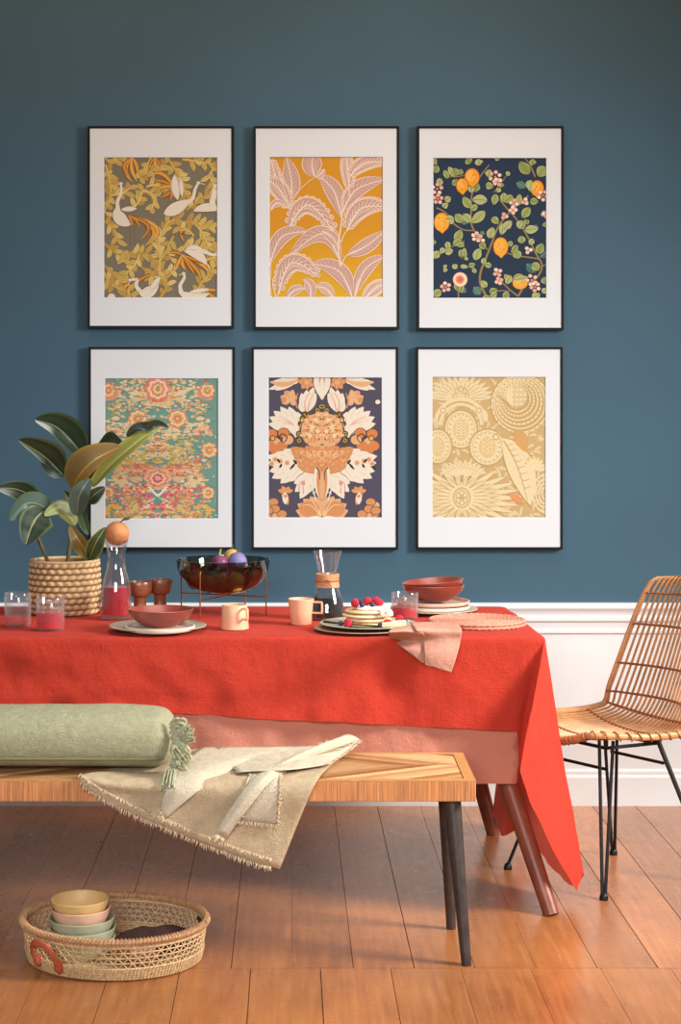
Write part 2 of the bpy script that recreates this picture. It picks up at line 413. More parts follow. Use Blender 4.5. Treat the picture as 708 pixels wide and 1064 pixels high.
def art_cranes(A):
    r = random.Random(4)
    Y = [(206, 176, 100), (214, 188, 112), (192, 160, 86), (222, 200, 132), (198, 172, 98), (184, 150, 84)]
    O = [(196, 132, 58), (212, 150, 66), (182, 118, 50), (214, 164, 84)]
    def frond(pts, size=62, cols=Y, step=15):
        P = cr([(a, b, 0) for a, b in pts], 12); acc = 0; side = 1
        A.stroke(pts, 20, 12, (168, 132, 58))
        for i in range(1, len(P)):
            acc += (P[i] - P[i - 1]).length
            if acc > step:
                acc = 0; d = (P[i] - P[i - 1]).normalized(); side = -side
                a = math.atan2(d.y, d.x) + side * r.uniform(0.5, 1.1); L = size * r.uniform(0.7, 1.25)
                e = (P[i].x + L * math.cos(a), P[i].y + L * math.sin(a))
                v = ((P[i].x + e[0]) / 2 + side * 8 * math.sin(a), (P[i].y + e[1]) / 2 - side * 8 * math.cos(a))
                A.lens((P[i].x, P[i].y), e, 32, (166, 136, 76), v, 6); A.lens((P[i].x, P[i].y), e, 25, r.choice(cols), v, 6); A.stroke([(P[i].x, P[i].y), v, e], 4, 2, (176, 140, 70), 2)
        A.stroke(pts, 9, 5, r.choice(cols))
    def plume(p0, ends, cols=O, w=22):
        for e, v in ends:
            A.lens(p0, e, w + 6, (140, 86, 34), v, 8); A.lens(p0, e, w, r.choice(cols), v, 8); A.stroke([p0, v, e], 3, 2, (232, 190, 110), 4)
    for pts in [[(30, 60), (55, 150), (60, 240), (40, 310)], [(60, 240), (130, 230), (170, 200)], [(180, 330), (230, 270), (250, 215), (320, 250), (300, 320)],
                [(20, 390), (70, 430), (100, 500)], [(20, 520), (120, 595), (230, 580), (300, 600), (345, 680)], [(230, 590), (200, 650), (150, 700)],
                [(345, 720), (350, 600), (345, 500), (390, 410), (450, 380)], [(480, 400), (560, 400), (650, 420)], [(560, 410), (610, 480), (640, 560)],
                [(400, 30), (440, 90), (480, 150), (500, 240)], [(480, 30), (560, 40), (670, 60)], [(270, 190), (330, 180), (390, 210)], [(500, 330), (560, 290), (620, 240)],
                [(20, 690), (60, 760), (140, 800), (200, 835)], [(20, 650), (60, 690), (110, 740)], [(350, 840), (390, 780), (380, 700), (440, 680)], [(560, 830), (590, 760), (640, 700), (680, 640)],
                [(660, 90), (640, 130), (680, 200)], [(30, 20), (60, 50), (110, 30)], [(520, 500), (500, 540), (560, 530)], [(240, 660), (290, 700), (330, 740)], [(300, 20), (270, 70), (240, 130)], [(20, 330), (50, 360)], [(430, 480), (400, 540), (410, 610)], [(100, 640), (150, 620)], [(640, 300), (690, 260)], [(230, 130), (300, 100), (380, 60)], [(550, 480), (520, 450), (470, 420)], [(620, 620), (670, 600), (690, 540)]]:
        frond(pts)
    plume((185, 20), [((190, 165), (150, 95)), ((215, 160), (185, 90)), ((170, 130), (140, 70)), ((220, 120), (210, 60))])
    plume((320, 20), [((290, 70), (300, 45)), ((320, 80), (322, 50)), ((355, 70), (342, 45))], w=18)
    plume((430, 190), [((300, 115), (370, 120)), ((310, 150), (370, 160)), ((320, 210), (380, 190)), ((350, 255), (400, 230)), ((410, 270), (420, 230))])
    plume((165, 360), [((230, 430), (205, 380)), ((260, 540), (310, 440)), ((280, 530), (330, 430)), ((240, 500), (280, 420)), ((190, 420), (180, 390))])
    plume((480, 590), [((400, 580), (440, 575)), ((500, 680), (480, 640)), ((550, 700), (520, 650)), ((590, 730), (560, 670)), ((640, 710), (600, 650)), ((610, 640), (560, 620)), ((440, 670), (460, 630))])
    plume((180, 770), [((140, 800), (150, 770)), ((170, 835), (165, 800)), ((250, 720), (220, 735)), ((300, 710), (260, 720))], w=20)
    plume((620, 800), [((680, 800), (650, 795)), ((670, 835), (645, 825)), ((600, 840), (605, 820))], w=20)
    plume((470, 450), [((490, 510), (475, 480)), ((475, 460), (480, 470))], w=16)
    W = (226, 216, 198); S = (186, 176, 160)
    def bird(body, w, neck, head, wings=(), via=None):
        A.lens(body[0], body[1], w + 8, (120, 108, 88), via); A.lens(body[0], body[1], w, W, via); 
        for q in wings: A.lens(q[0], q[1], q[2], S, q[3] if len(q) > 3 else None); A.lens(q[0], q[1], q[2] * 0.7, W, q[3] if len(q) > 3 else None)
        A.stroke(neck, 26, 12, W); A.disc(neck[-1], 11, W, 9); A.lens(neck[-1], head, 7, (214, 186, 140))
    A.stroke([(180, 420), (178, 480), (182, 540)], 3, 2, (160, 120, 70)); A.stroke([(200, 420), (205, 480), (208, 545)], 3, 2, (160, 120, 70))
    bird(((95, 310), (180, 415)), 74, [(105, 330), (100, 280), (122, 225), (120, 172)], (85, 185), [((120, 325), (215, 318), 34)], (115, 375))
    bird(((370, 350), (530, 265)), 72, [(505, 285), (540, 262), (556, 205), (575, 168)], (620, 180), [((455, 270), (435, 120), 58, (440, 195)), ((480, 250), (470, 140), 30)], (440, 320))
    bird(((545, 335), (700, 330)), 50, [(668, 310), (660, 250), (672, 185)], (650, 90), [((640, 300), (690, 200), 40)], (625, 312))
    bird(((488, 568), (625, 650)), 52, [(560, 560), (610, 570), (650, 588), (685, 588)], (705, 592), [((500, 560), (620, 590), 36, (560, 548))], (570, 590))
    bird(((455, 800), (640, 815)), 52, [(475, 810), (468, 770), (492, 725), (488, 700)], (455, 710), [((520, 810), (640, 790), 30)], (540, 838))
    bird(((225, 800), (345, 750)), 66, [(230, 800), (210, 770), (215, 735), (175, 738)], (160, 770), [((290, 800), (350, 720), 40)], (280, 810))
    A.disc((65, 838), 22, W)

def art_banana(A):
    F_ = (196, 158, 146); F2 = (205, 170, 152); E = (232, 208, 188); RB = (236, 216, 200); V = (218, 188, 168)
    for k in range(8):            # the ground turns yellower towards the foot
        A.strip([(0, 430 + k * 55), (0, 860)], [(710, 430 + k * 55), (710, 860)], (210 + k, 150 + k * 3, 46 + (k % 3)))
    def ban(p0, via, p1, w, ruffle=False, fill=F_):
        if ruffle:
            for i in range(1, 13):
                t = i / 13.0; q = quad(p0, via, p1, t); q2 = quad(p0, via, p1, min(t + 0.02, 1))
                dx, dy = q2[0] - q[0], q2[1] - q[1]; k = math.hypot(dx, dy) or 1; h = w * 0.46 * math.sin(PI * t) ** 0.6
                for sg in (1, -1):
                    c = (q[0] - sg * dy / k * h, q[1] + sg * dx / k * h)
                    A.disc(c, 20, E, 17); A.disc(c, 14, (206, 172, 150), 11)
        A.lens(p0, p1, w + 9, E, via, 14, 0.7); A.lens(p0, p1, w - 3, fill, via, 14, 0.7)
        for i in range(1, 12):
            t = i / 12.0; q = quad(p0, via, p1, t); qa = quad(p0, via, p1, min(1, t + 0.12)); q2 = quad(p0, via, p1, min(t + 0.02, 1))
            dx, dy = q2[0] - q[0], q2[1] - q[1]; k = math.hypot(dx, dy) or 1; h = w * 0.38 * math.sin(PI * t) ** 0.7
            for sg in (1, -1): A.stroke([q, (qa[0] - sg * dy / k * h, qa[1] + sg * dx / k * h)], 6 if ruffle else 4, 3, E if ruffle else V, 2)
        A.stroke([p0, quad(p0, via, p1, 0.5), p1], 9, 4, RB, 8)
    ban((285, 135), (270, 60), (290, -30), 110); ban((150, 275), (150, 160), (120, 20), 96); ban((130, 320), (70, 180), (30, 30), 60, True)
    ban((135, 310), (80, 210), (10, 150), 80, True); ban((30, 330), (60, 290), (115, 300), 40)
    ban((445, 380), (400, 220), (310, 130), 96); ban((450, 340), (530, 210), (700, 150), 92); ban((490, 200), (480, 90), (470, 10), 56, True)
    ban((495, 130), (580, 55), (700, 50), 66, True); ban((345, 90), (320, 120), (290, 140), 40)
    ban((130, 440), (250, 300), (415, 475), 86, True); ban((475, 450), (560, 320), (705, 310), 90, True)
    ban((20, 660), (90, 490), (240, 455), 82); ban((440, 640), (330, 470), (140, 600), 92); ban((475, 595), (590, 540), (700, 450), 80)
    ban((330, 455), (390, 490), (430, 560), 60)
    ban((70, 830), (150, 640), (320, 725), 90, True); ban((510, 850), (430, 690), (270, 645), 96); ban((525, 830), (580, 680), (700, 600), 76)
    ban((260, 850), (260, 780), (220, 735), 60); ban((400, 850), (350, 790), (290, 780), 60, False, F2); ban((120, 850), (170, 800), (230, 790), 50); ban((580, 850), (640, 790), (700, 760), 60, True)
    for pts, w in [([(438, 660), (425, 540), (445, 380), (455, 250), (500, 180)], 12), ([(440, 520), (460, 470), (490, 440)], 8), ([(145, 330), (120, 250), (70, 110)], 9), ([(130, 330), (180, 230), (280, 140)], 7),
                   ([(440, 655), (470, 600), (520, 570)], 8), ([(490, 250), (486, 190), (488, 130)], 9), ([(520, 850), (535, 760), (560, 720)], 9), ([(60, 850), (40, 750), (70, 690)], 9), ([(30, 860), (24, 760), (30, 640)], 7)]:
        A.stroke(pts, w, w * 0.6, E)

def art_lemons(A):
    r = random.Random(9)
    G1 = [(150, 162, 96), (166, 176, 112), (136, 150, 88), (172, 180, 124)]; E = (196, 198, 150); T = [(70, 108, 104), (88, 124, 112)]; BR = (150, 126, 84)
    for pts, w in [([(345, 850), (300, 760), (300, 690), (330, 610), (365, 520), (400, 430), (450, 360), (500, 310), (580, 240)], 13), ([(520, 830), (560, 770), (630, 720), (660, 650), (620, 570), (570, 470), (520, 390), (450, 310), (410, 260)], 11),
                   ([(265, 450), (245, 400), (245, 310), (250, 230), (290, 140), (350, 60)], 10), ([(100, 360), (150, 410), (200, 440), (265, 445)], 9), ([(40, 310), (80, 330), (130, 370)], 8), ([(265, 445), (300, 510), (345, 560)], 7),
                   ([(520, 830), (470, 790), (420, 740), (400, 690)], 8), ([(640, 610), (570, 600), (500, 590), (450, 575)], 8), ([(620, 130), (590, 60), (560, 20)], 9), ([(90, 120), (150, 130), (210, 120)], 7), ([(40, 600), (110, 550), (180, 520)], 6),
                   ([(190, 610), (200, 560), (200, 500)], 6), ([(340, 840), (400, 800), (470, 800)], 7), ([(650, 660), (690, 640)], 7), ([(380, 220), (410, 180), (460, 110)], 6), ([(170, 840), (170, 790), (180, 740)], 8)]:
        A.stroke(pts, w + 3, w * 0.6 + 3, (84, 78, 62)); A.stroke(pts, w, w * 0.6, BR)
    L = [((245, 310), (200, 245), 42), ((250, 265), (340, 270), 52), ((245, 400), (325, 330), 50), ((245, 330), (285, 300), 30), ((190, 400), (150, 350), 44), ((240, 400), (195, 350), 40), ((150, 515), (185, 440), 44), ((100, 380), (145, 385), 34),
         ((350, 490), (375, 425), 44), ((420, 470), (440, 400), 42), ((440, 440), (485, 390), 40), ((370, 365), (405, 405), 36), ((430, 280), (430, 225), 36), ((440, 280), (488, 240), 38), ((375, 295), (385, 230), 36), ((520, 300), (530, 230), 32), ((545, 370), (590, 310), 44), ((510, 400), (560, 430), 44),
         ((270, 620), (300, 550), 44), ((320, 640), (365, 650), 26), ((320, 640), (325, 605), 26), ((330, 550), (300, 515), 34), ((500, 560), (520, 610), 46), ((480, 580), (515, 530), 28), ((470, 540), (480, 505), 24), ((545, 520), (540, 475), 40), ((590, 530), (610, 495), 30), ((635, 580), (665, 520), 44),
         ((600, 640), (640, 680), 46), ((560, 440), (640, 430), 44), ((440, 700), (480, 750), 30), ((450, 760), (480, 710), 36), ((400, 790), (350, 800), 28), ((330, 780), (300, 740), 34), ((430, 840), (470, 815), 36), ((600, 840), (650, 815), 40), ((490, 730), (560, 720), 40), ((360, 840), (395, 810), 30), ((310, 850), (350, 825), 30),
         ((130, 170), (165, 145), 30), ((180, 120), (190, 85), 26), ((270, 220), (290, 170), 40), ((245, 225), (240, 180), 36), ((300, 60), (290, 25), 44), ((240, 50), (220, 20), 40), ((340, 130), (350, 85), 40), ((590, 110), (530, 40), 56), ((640, 130), (680, 70), 60), ((610, 60), (610, 25), 36), ((580, 200), (600, 150), 40), ((590, 270), (640, 275), 34), ((570, 290), (560, 260), 26),
         ((150, 130), (110, 70), 30), ((110, 140), (85, 90), 26), ((155, 125), (140, 80), 40), ((60, 570), (30, 610), 40), ((90, 570), (140, 560), 36), ((140, 530), (190, 490), 32), ((110, 560), (100, 510), 28), ((60, 580), (85, 545), 26), ((175, 600), (190, 555), 26), ((200, 600), (205, 545), 24), ((195, 570), (215, 600), 20), ((165, 540), (205, 520), 24), ((165, 665), (145, 640), 28), ((230, 650), (270, 640), 24), ((230, 660), (180, 655), 18), ((215, 620), (205, 600), 16), ((250, 660), (265, 695), 18), ((100, 660), (80, 650), 18), ((85, 690), (95, 665), 18),
         ((20, 60), (45, 30), 40), ((25, 100), (40, 60), 36), ((60, 190), (70, 140), 34), ((90, 270), (125, 250), 34), ((80, 310), (110, 285), 30), ((330, 180), (375, 190), 36), ((390, 215), (410, 195), 26), ((440, 180), (400, 180), 20), ((410, 30), (380, 20), 24), ((20, 830), (70, 800), 40), ((650, 350), (690, 330), 30), ((660, 410), (690, 400), 20), ((160, 800), (150, 750), 30), ((180, 810), (195, 760), 26), ((660, 810), (690, 790), 30), ((20, 530), (30, 500), 24), ((450, 120), (470, 100), 22), ((540, 390), (520, 430), 34), ((580, 410), (570, 380), 24), ((680, 760), (665, 720), 34)]
    for p0, p1, w in [((200, 410), (210, 370), 46), ((510, 165), (565, 190), 40), ((260, 775), (300, 820), 46), ((570, 640), (620, 690), 46), ((600, 460), (630, 410), 40), ((650, 600), (690, 570), 36), ((300, 470), (320, 450), 24), ((190, 810), (210, 780), 30), ((395, 690), (380, 660), 20)]:
        A.leaf(p0, p1, w, r.choice(T), (96, 136, 124), (120, 150, 130), None, 4)
    for p0, p1, w in L:
        v = ((p0[0] + p1[0]) / 2 + r.uniform(-6, 6), (p0[1] + p1[1]) / 2 + r.uniform(-6, 6))
        A.lens(p0, p1, w + 12, (58, 66, 50), v); A.leaf(p0, p1, w, r.choice(G1), E, (112, 124, 70), v, 5)
    def fruit(c, rx, ry, tip=True, col=(232, 156, 56)):
        A.disc(c, rx + 4, (150, 98, 40), ry + 4); 
        if tip: A.lens((c[0], c[1]), (c[0] + 4, c[1] + ry + 16), rx, (150, 98, 40)); A.lens((c[0], c[1]), (c[0] + 3, c[1] + ry + 10), rx * 0.9, col)
        A.disc(c, rx, col, ry); A.disc((c[0] - rx * 0.2, c[1] - ry * 0.15), rx * 0.62, (240, 176, 78), ry * 0.65)
        for k in range(6): A.disc((c[0] + r.uniform(-.5, .6) * rx, c[1] + r.uniform(-.6, .6) * ry), 4, (214, 132, 44))
    fruit((250, 132), 42, 50); fruit((192, 182), 34, 42); fruit((72, 396), 44, 54, col=(236, 166, 62)); fruit((632, 198), 37, 46); fruit((418, 540), 42, 54, col=(234, 164, 64)); fruit((532, 750), 44, 38, False, (226, 168, 70))
    A.leaf((95, 375), (145, 375), 30, G1[1], E, (112, 124, 70)); A.leaf((490, 735), (580, 718), 22, G1[0], E); A.leaf((590, 215), (596, 160), 26, G1[1], E)
    A.disc((180, 732), 44, (214, 150, 110)); A.disc((180, 732), 40, (236, 214, 190)); A.disc((178, 732), 26, (224, 150, 120))
    for k in range(7): A.lens((180, 732), (180 + 22 * math.cos(k * .9), 732 + 22 * math.sin(k * .9)), 8, (200, 110, 84))
    def bloom(x, y, k=5, R=18):
        for i in range(k):
            a = 2 * PI * i / k + x; q = (x + R * math.cos(a), y + R * math.sin(a)); A.disc(q, 13, (150, 104, 92), 12); A.disc(q, 11, r.choice([(228, 196, 176), (222, 172, 152), (236, 214, 198)]), 10)
        A.disc((x, y), 7, (206, 140, 110))
    for q in [(385, 130, 6, 28), (400, 160, 4, 18), (45, 200, 5, 26), (50, 260, 5, 22), (495, 285, 4, 18), (490, 325, 4, 16), (440, 360, 3, 12), (560, 275, 3, 14), (275, 480, 5, 20), (300, 495, 3, 16), (600, 735, 5, 26), (620, 775, 5, 22), (400, 690, 4, 18), (408, 740, 4, 15), (95, 775, 5, 22), (665, 240, 5, 24), (580, 560, 3, 14), (682, 350, 3, 14)]: bloom(*q)

def art_faded(A):
    r = random.Random(21); A.mir = 331
    CO = [(226, 200, 160), (214, 186, 140), (220, 130, 112), (222, 146, 88), (190, 168, 88), (208, 84, 104), (230, 210, 180), (212, 170, 130), (226, 206, 166)]
    TE = [(112, 154, 142), (98, 142, 132), (126, 166, 152)]
    def cluster(cx, cy, rx, ry, cols, n, sz=(10, 34)):
        for i in range(n):
            a = r.uniform(0, 2 * PI); q = math.sqrt(r.random()); x = cx + rx * q * math.cos(a); y = cy + ry * q * math.sin(a); L = r.uniform(*sz)
            A.lens((x - L / 2, y + r.uniform(-4, 4)), (x + L / 2, y + r.uniform(-4, 4)), r.uniform(7, 17), r.choice(cols), None, 4)
    cream = [(228, 204, 164), (216, 188, 142), (226, 196, 170), (206, 186, 120)]; warm = [(222, 124, 104), (224, 148, 92), (226, 170, 130), (214, 104, 96)]; mag = [(206, 60, 96), (214, 90, 112), (222, 130, 130)]; ol = [(190, 168, 84), (206, 180, 96), (176, 156, 80)]
    cluster(160, 110, 110, 60, cream, 40); cluster(60, 90, 50, 60, warm + cream, 26); cluster(80, 230, 60, 80, cream + ol, 34); cluster(255, 60, 70, 60, warm + ol, 30)
    cluster(110, 310, 70, 40, cream + warm, 24); cluster(270, 200, 60, 60, cream, 26); cluster(250, 410, 100, 60, cream + ol, 46, (20, 70)); cluster(120, 400, 60, 40, cream + ol, 14)
    cluster(180, 540, 130, 50, warm + ol, 56, (20, 60)); cluster(270, 500, 80, 40, ol + cream, 26, (20, 60)); cluster(140, 610, 90, 40, cream, 24, (20, 50)); cluster(200, 700, 100, 60, warm + cream, 40)
    cluster(210, 790, 120, 46, cream + ol + warm, 46); cluster(60, 690, 40, 40, warm, 12); cluster(60, 820, 50, 24, ol + warm, 12); cluster(255, 680, 46, 40, mag, 22); cluster(290, 770, 50, 46, mag + warm, 20); cluster(150, 790, 40, 60, warm, 16)
    for cx, cy, rx, ry, col in [(150, 110, 90, 44, (224, 200, 160)), (60, 100, 40, 50, (222, 150, 120)), (250, 150, 60, 40, (214, 190, 140)), (120, 250, 70, 50, (226, 196, 160)), (300, 170, 40, 40, (226, 200, 164)), (70, 330, 50, 26, (222, 180, 140)), (230, 340, 80, 24, (226, 204, 166)), (230, 450, 110, 30, (206, 184, 120)), (160, 540, 120, 34, (224, 140, 110)), (230, 580, 100, 30, (222, 180, 140)), (110, 620, 60, 30, (220, 196, 150)), (180, 690, 90, 40, (224, 156, 120)), (270, 730, 50, 60, (212, 110, 120)), (180, 800, 100, 40, (214, 186, 120)), (60, 790, 40, 30, (220, 170, 90))]:
        for i in range(8):
            a = r.uniform(0, 2 * PI); q = math.sqrt(r.random()); A.disc((cx + rx * q * math.cos(a), cy + ry * q * math.sin(a)), r.uniform(14, 34), col, r.uniform(6, 14), r.uniform(-.15, .15), 6)
    for cx, cy, rx, ry, cols, n in [(200, 60, 90, 40, cream, 40), (130, 180, 90, 40, cream + warm, 36), (280, 140, 50, 60, cream + warm, 26), (200, 320, 120, 40, cream, 44), (60, 330, 50, 40, cream + warm, 20), (310, 360, 30, 60, warm + cream, 20), (280, 450, 60, 40, cream + ol, 36), (90, 520, 70, 60, warm + cream, 40), (200, 470, 110, 40, ol + cream, 50), (190, 580, 130, 40, cream + warm, 60), (260, 560, 70, 40, warm + [(196, 140, 150)], 30), (100, 700, 70, 60, warm, 40), (190, 750, 70, 50, ol + warm, 40), (270, 720, 60, 60, mag + cream, 40), (120, 830, 90, 24, warm + ol, 36), (300, 830, 40, 24, cream + mag, 18), (210, 660, 90, 30, cream + warm, 36)]:
        cluster(cx, cy, rx, ry, cols, n, (10, 30))
    for c, R in [((215, 255), 58), ((40, 90), 46), ((30, 440), 50), ((35, 690), 40)]:
        for q, col in [(R, (222, 140, 110)), (R * .8, (230, 206, 170)), (R * .6, (206, 170, 96)), (R * .36, (216, 110, 96)), (R * .18, (230, 206, 160))]:
            for i in range(8):
                a = i * PI / 4; A.disc((c[0] + q * .7 * math.cos(a), c[1] + q * .7 * math.sin(a)), q * .34, col, q * .3)
    for q, col in [(70, (222, 128, 108)), (54, (230, 206, 176)), (40, (222, 140, 96)), (26, (230, 200, 160)), (14, (190, 150, 80))]:
        for i in range(4): A.disc((331 + q * .75 * math.cos(PI / 2 + i * PI / 4), 82 + q * .75 * math.sin(PI / 2 + i * PI / 4)), q * .36, col); A.disc((331 + q * .75 * math.cos(-PI / 2 - i * PI / 4), 82 + q * .75 * math.sin(-PI / 2 - i * PI / 4)), q * .36, col)
        A.disc((331, 82), q * .6, col)
    for q, col in [(80, (226, 176, 140)), (62, (222, 136, 116)), (46, (226, 196, 160)), (32, (206, 80, 110)), (18, (226, 170, 150))]:
        for i in range(5): A.disc((331 + q * .7 * math.cos(PI / 2 + i * PI / 4), 605 + q * .6 * math.sin(PI / 2 + i * PI / 4)), q * .34, col, q * .26)
        A.disc((331, 605), q * .6, col, q * .55)
    A.stroke([(331, 708), (310, 690), (280, 655)], 14, 8, (236, 228, 214)); A.disc((331, 738), 26, (96, 154, 140), 18)
    cluster(300, 430, 30, 24, warm, 8)
    A.mir = None
    for i in range(190):
        x = r.uniform(20, 690); y = r.uniform(20, 850); L = r.uniform(12, 60)
        A.lens((x, y), (x + L, y + r.uniform(-3, 3)), r.uniform(4, 9), r.choice(TE + [(214, 196, 158)]), None, 4)
    for i in range(260):
        x = r.uniform(20, 690); y = r.uniform(20, 850); L = r.uniform(6, 18)
        A.lens((x, y), (x + L, y), r.uniform(6, 10), r.choice(CO), None, 4)

def art_damask(A):
    A.mir = 335; W = (228, 218, 200); O = (206, 144, 96); O2 = (218, 170, 126); D = (70, 62, 58); PK = (214, 150, 130); r = random.Random(5)
    def fan(base, tips, w, col, out=(96, 84, 84)):
        for t in tips: A.lens(base, t, w + 8, out); 
        for t in tips:
            A.lens(base, t, w, col); A.stroke([base, ((base[0] + t[0]) / 2, (base[1] + t[1]) / 2), (lerp(base[0], t[0], .8), lerp(base[1], t[1], .8))], 3, 2, (220, 172, 146) if col == W else (232, 190, 150), 3)
    fan((200, 30), [(20, 90), (60, 95), (100, 70), (150, 50), (30, 50), (90, 20)], 36, W)
    A.lens((30, 40), (200, 30), 30, O2, (110, 60)); fan((245, 45), [(190, 40), (215, 85), (250, 90), (285, 70), (280, 30), (220, 15)], 34, O)
    A.disc((245, 48), 14, O2)
    A.lens((340, 150), (290, 10), 60, W, (320, 70)); A.lens((340, 140), (318, 10), 20, PK, (332, 70)); A.lens((336, 150), (336, 5), 24, W)
    fan((240, 225), [(215, 110), (245, 90), (285, 75), (300, 110), (205, 160)], 52, W); A.stroke([(240, 215), (235, 160), (265, 105)], 7, 3, (214, 140, 120)); A.stroke([(252, 215), (262, 160), (290, 110)], 6, 3, (214, 140, 120))
    fan((150, 150), [(90, 130), (100, 170), (130, 95), (165, 90), (185, 180), (190, 130)], 38, O2); A.stroke([(190, 200), (180, 150), (195, 110)], 8, 5, O); A.disc((110, 150), 16, O); A.disc((125, 110), 14, PK)
    fan((200, 330), [(20, 290), (25, 250), (50, 215), (90, 190), (140, 190), (190, 220), (60, 300)], 62, W)
    for k in range(4): A.stroke([(190, 320), (130, 265 + 8 * k), (70 + 10 * k, 250 + 16 * k)], 5, 2, (216, 168, 144))
    A.lens((200, 400), (100, 310), 50, W, (170, 330)); A.stroke([(190, 400), (160, 350), (110, 315)], 6, 3, (130, 100, 80))
    for c in [(40, 350), (60, 400), (100, 420), (135, 385), (110, 345), (30, 420), (60, 440)]: A.disc(c, 36, (92, 70, 60), 32)
    for c in [(40, 350), (60, 400), (100, 420), (135, 385), (110, 345), (30, 420), (60, 440)]: A.disc(c, 32, r.choice([O, O2, (206, 130, 80)]), 28)
    A.stroke([(80, 380), (100, 350), (130, 370), (110, 400), (90, 385)], 8, 4, D); A.ring((45, 375), 12, 18, (120, 84, 50)); A.disc((45, 375), 9, (214, 176, 90))
    fan((230, 520), [(10, 480), (15, 520), (25, 570), (40, 610), (90, 640), (140, 630), (60, 460), (110, 440), (170, 450)], 72, W)
    fan((290, 590), [(170, 640), (175, 690), (205, 730), (245, 700), (275, 650), (210, 610)], 62, W)
    for q in [(40, 525), (90, 510), (130, 520), (60, 500)]: A.disc(q, 15, O2); A.disc(q, 8, O)
    for q in [((70, 495), (90, 520)), ((85, 550), (100, 525)), ((145, 560), (180, 520)), ((165, 500), (190, 530)), ((25, 560), (35, 535))]: A.lens(q[0], q[1], 14, (60, 54, 50))
    A.stroke([(200, 690), (205, 640), (240, 620)], 5, 3, (206, 130, 130)); A.stroke([(225, 700), (225, 650), (235, 630)], 5, 3, (206, 130, 130)); A.disc((225, 640), 12, PK)
    fan((290, 520), [(150, 430), (165, 470), (190, 540), (230, 570), (200, 440), (240, 420), (300, 400)], 76, O, (190, 120, 70)); A.disc((300, 490), 70, O, 80); A.disc((270, 470), 34, O2, 26); A.lens((200, 450), (320, 480), 30, O2)
    for i in range(90):
        x = r.uniform(190, 335); y = r.uniform(425, 560); a = r.choice([.5, .9, 1.3, 2.2]) + r.uniform(-.2, .2); L = r.uniform(14, 40)
        if abs(y - 490) / 80 + (335 - x) / 170 < 1.05: A.lens((x, y), (x - L * math.cos(a), y - L * math.sin(a)), 7, r.choice([O2, (230, 186, 140), (196, 120, 70), (220, 156, 106)]), None, 4)
    A.lens((335, 760), (300, 540), 44, W, (310, 640)); A.lens((338, 770), (318, 530), 44, O, (326, 650)); A.stroke([(300, 545), (318, 575), (322, 620)], 7, 4, D); A.lens((335, 770), (335, 560), 30, O2)
    for c in [(330, 190), (310, 215), (290, 235), (255, 245), (222, 260), (212, 290), (222, 320), (200, 350), (192, 385), (205, 410), (235, 235)]: A.disc(c, 19, (88, 76, 56))
    for c in [(330, 190), (308, 212), (255, 248), (222, 265), (216, 300), (200, 350), (200, 390)]: A.disc(c, 12, (176, 150, 92)); A.disc(c, 6, (92, 78, 52))
    A.disc((290, 330), 78, O2, 96); A.disc((320, 270), 44, O2, 50)
    for i in range(70):
        x = r.uniform(220, 330); y = r.uniform(240, 405); a = r.uniform(0, 6.3); A.lens((x, y), (x + 24 * math.cos(a), y + 24 * math.sin(a)), 10, r.choice([O, (206, 128, 78), (230, 190, 140), (232, 204, 160)]), None, 4)
    for q in [(300, 300), (250, 330), (290, 350), (262, 285), (322, 268), (240, 372), (310, 385)]: A.lens(q, (q[0] + 12, q[1] - 8), 9, (120, 82, 54), None, 4)
    for q in [(280, 310), (310, 335), (262, 360), (300, 270)]:
        for i in range(5): A.lens(q, (q[0] + 17 * math.cos(i * 1.26), q[1] + 17 * math.sin(i * 1.26)), 9, (232, 208, 166), None, 4)
    fan((330, 835), [(180, 800), (190, 760), (225, 730), (265, 715), (300, 720), (230, 835), (200, 830)], 70, O2); A.disc((260, 790), 60, O, 48); A.stroke([(325, 830), (270, 770), (220, 770)], 6, 3, (236, 200, 160)); A.stroke([(325, 820), (290, 760), (270, 735)], 6, 3, (236, 200, 160)); A.disc((290, 850), 40, W, 18)
    fan((120, 690), [(75, 680), (100, 655), (145, 660), (165, 680), (100, 720), (135, 770), (115, 760)], 26, O); A.lens((118, 690), (120, 765), 34, W); A.disc((120, 715), 10, O)
    for c in [(25, 770), (50, 750), (30, 820), (70, 830), (100, 820), (60, 790), (20, 800)]: A.disc(c, 32, (96, 80, 76), 26); A.disc(c, 28, r.choice([O, O2]), 22)
    A.stroke([(270, 640), (285, 690), (300, 740)], 10, 5, W); A.stroke([(280, 700), (300, 690)], 8, 4, W)
    A.mir = None; A.disc((662, 163), 15, W, 13)

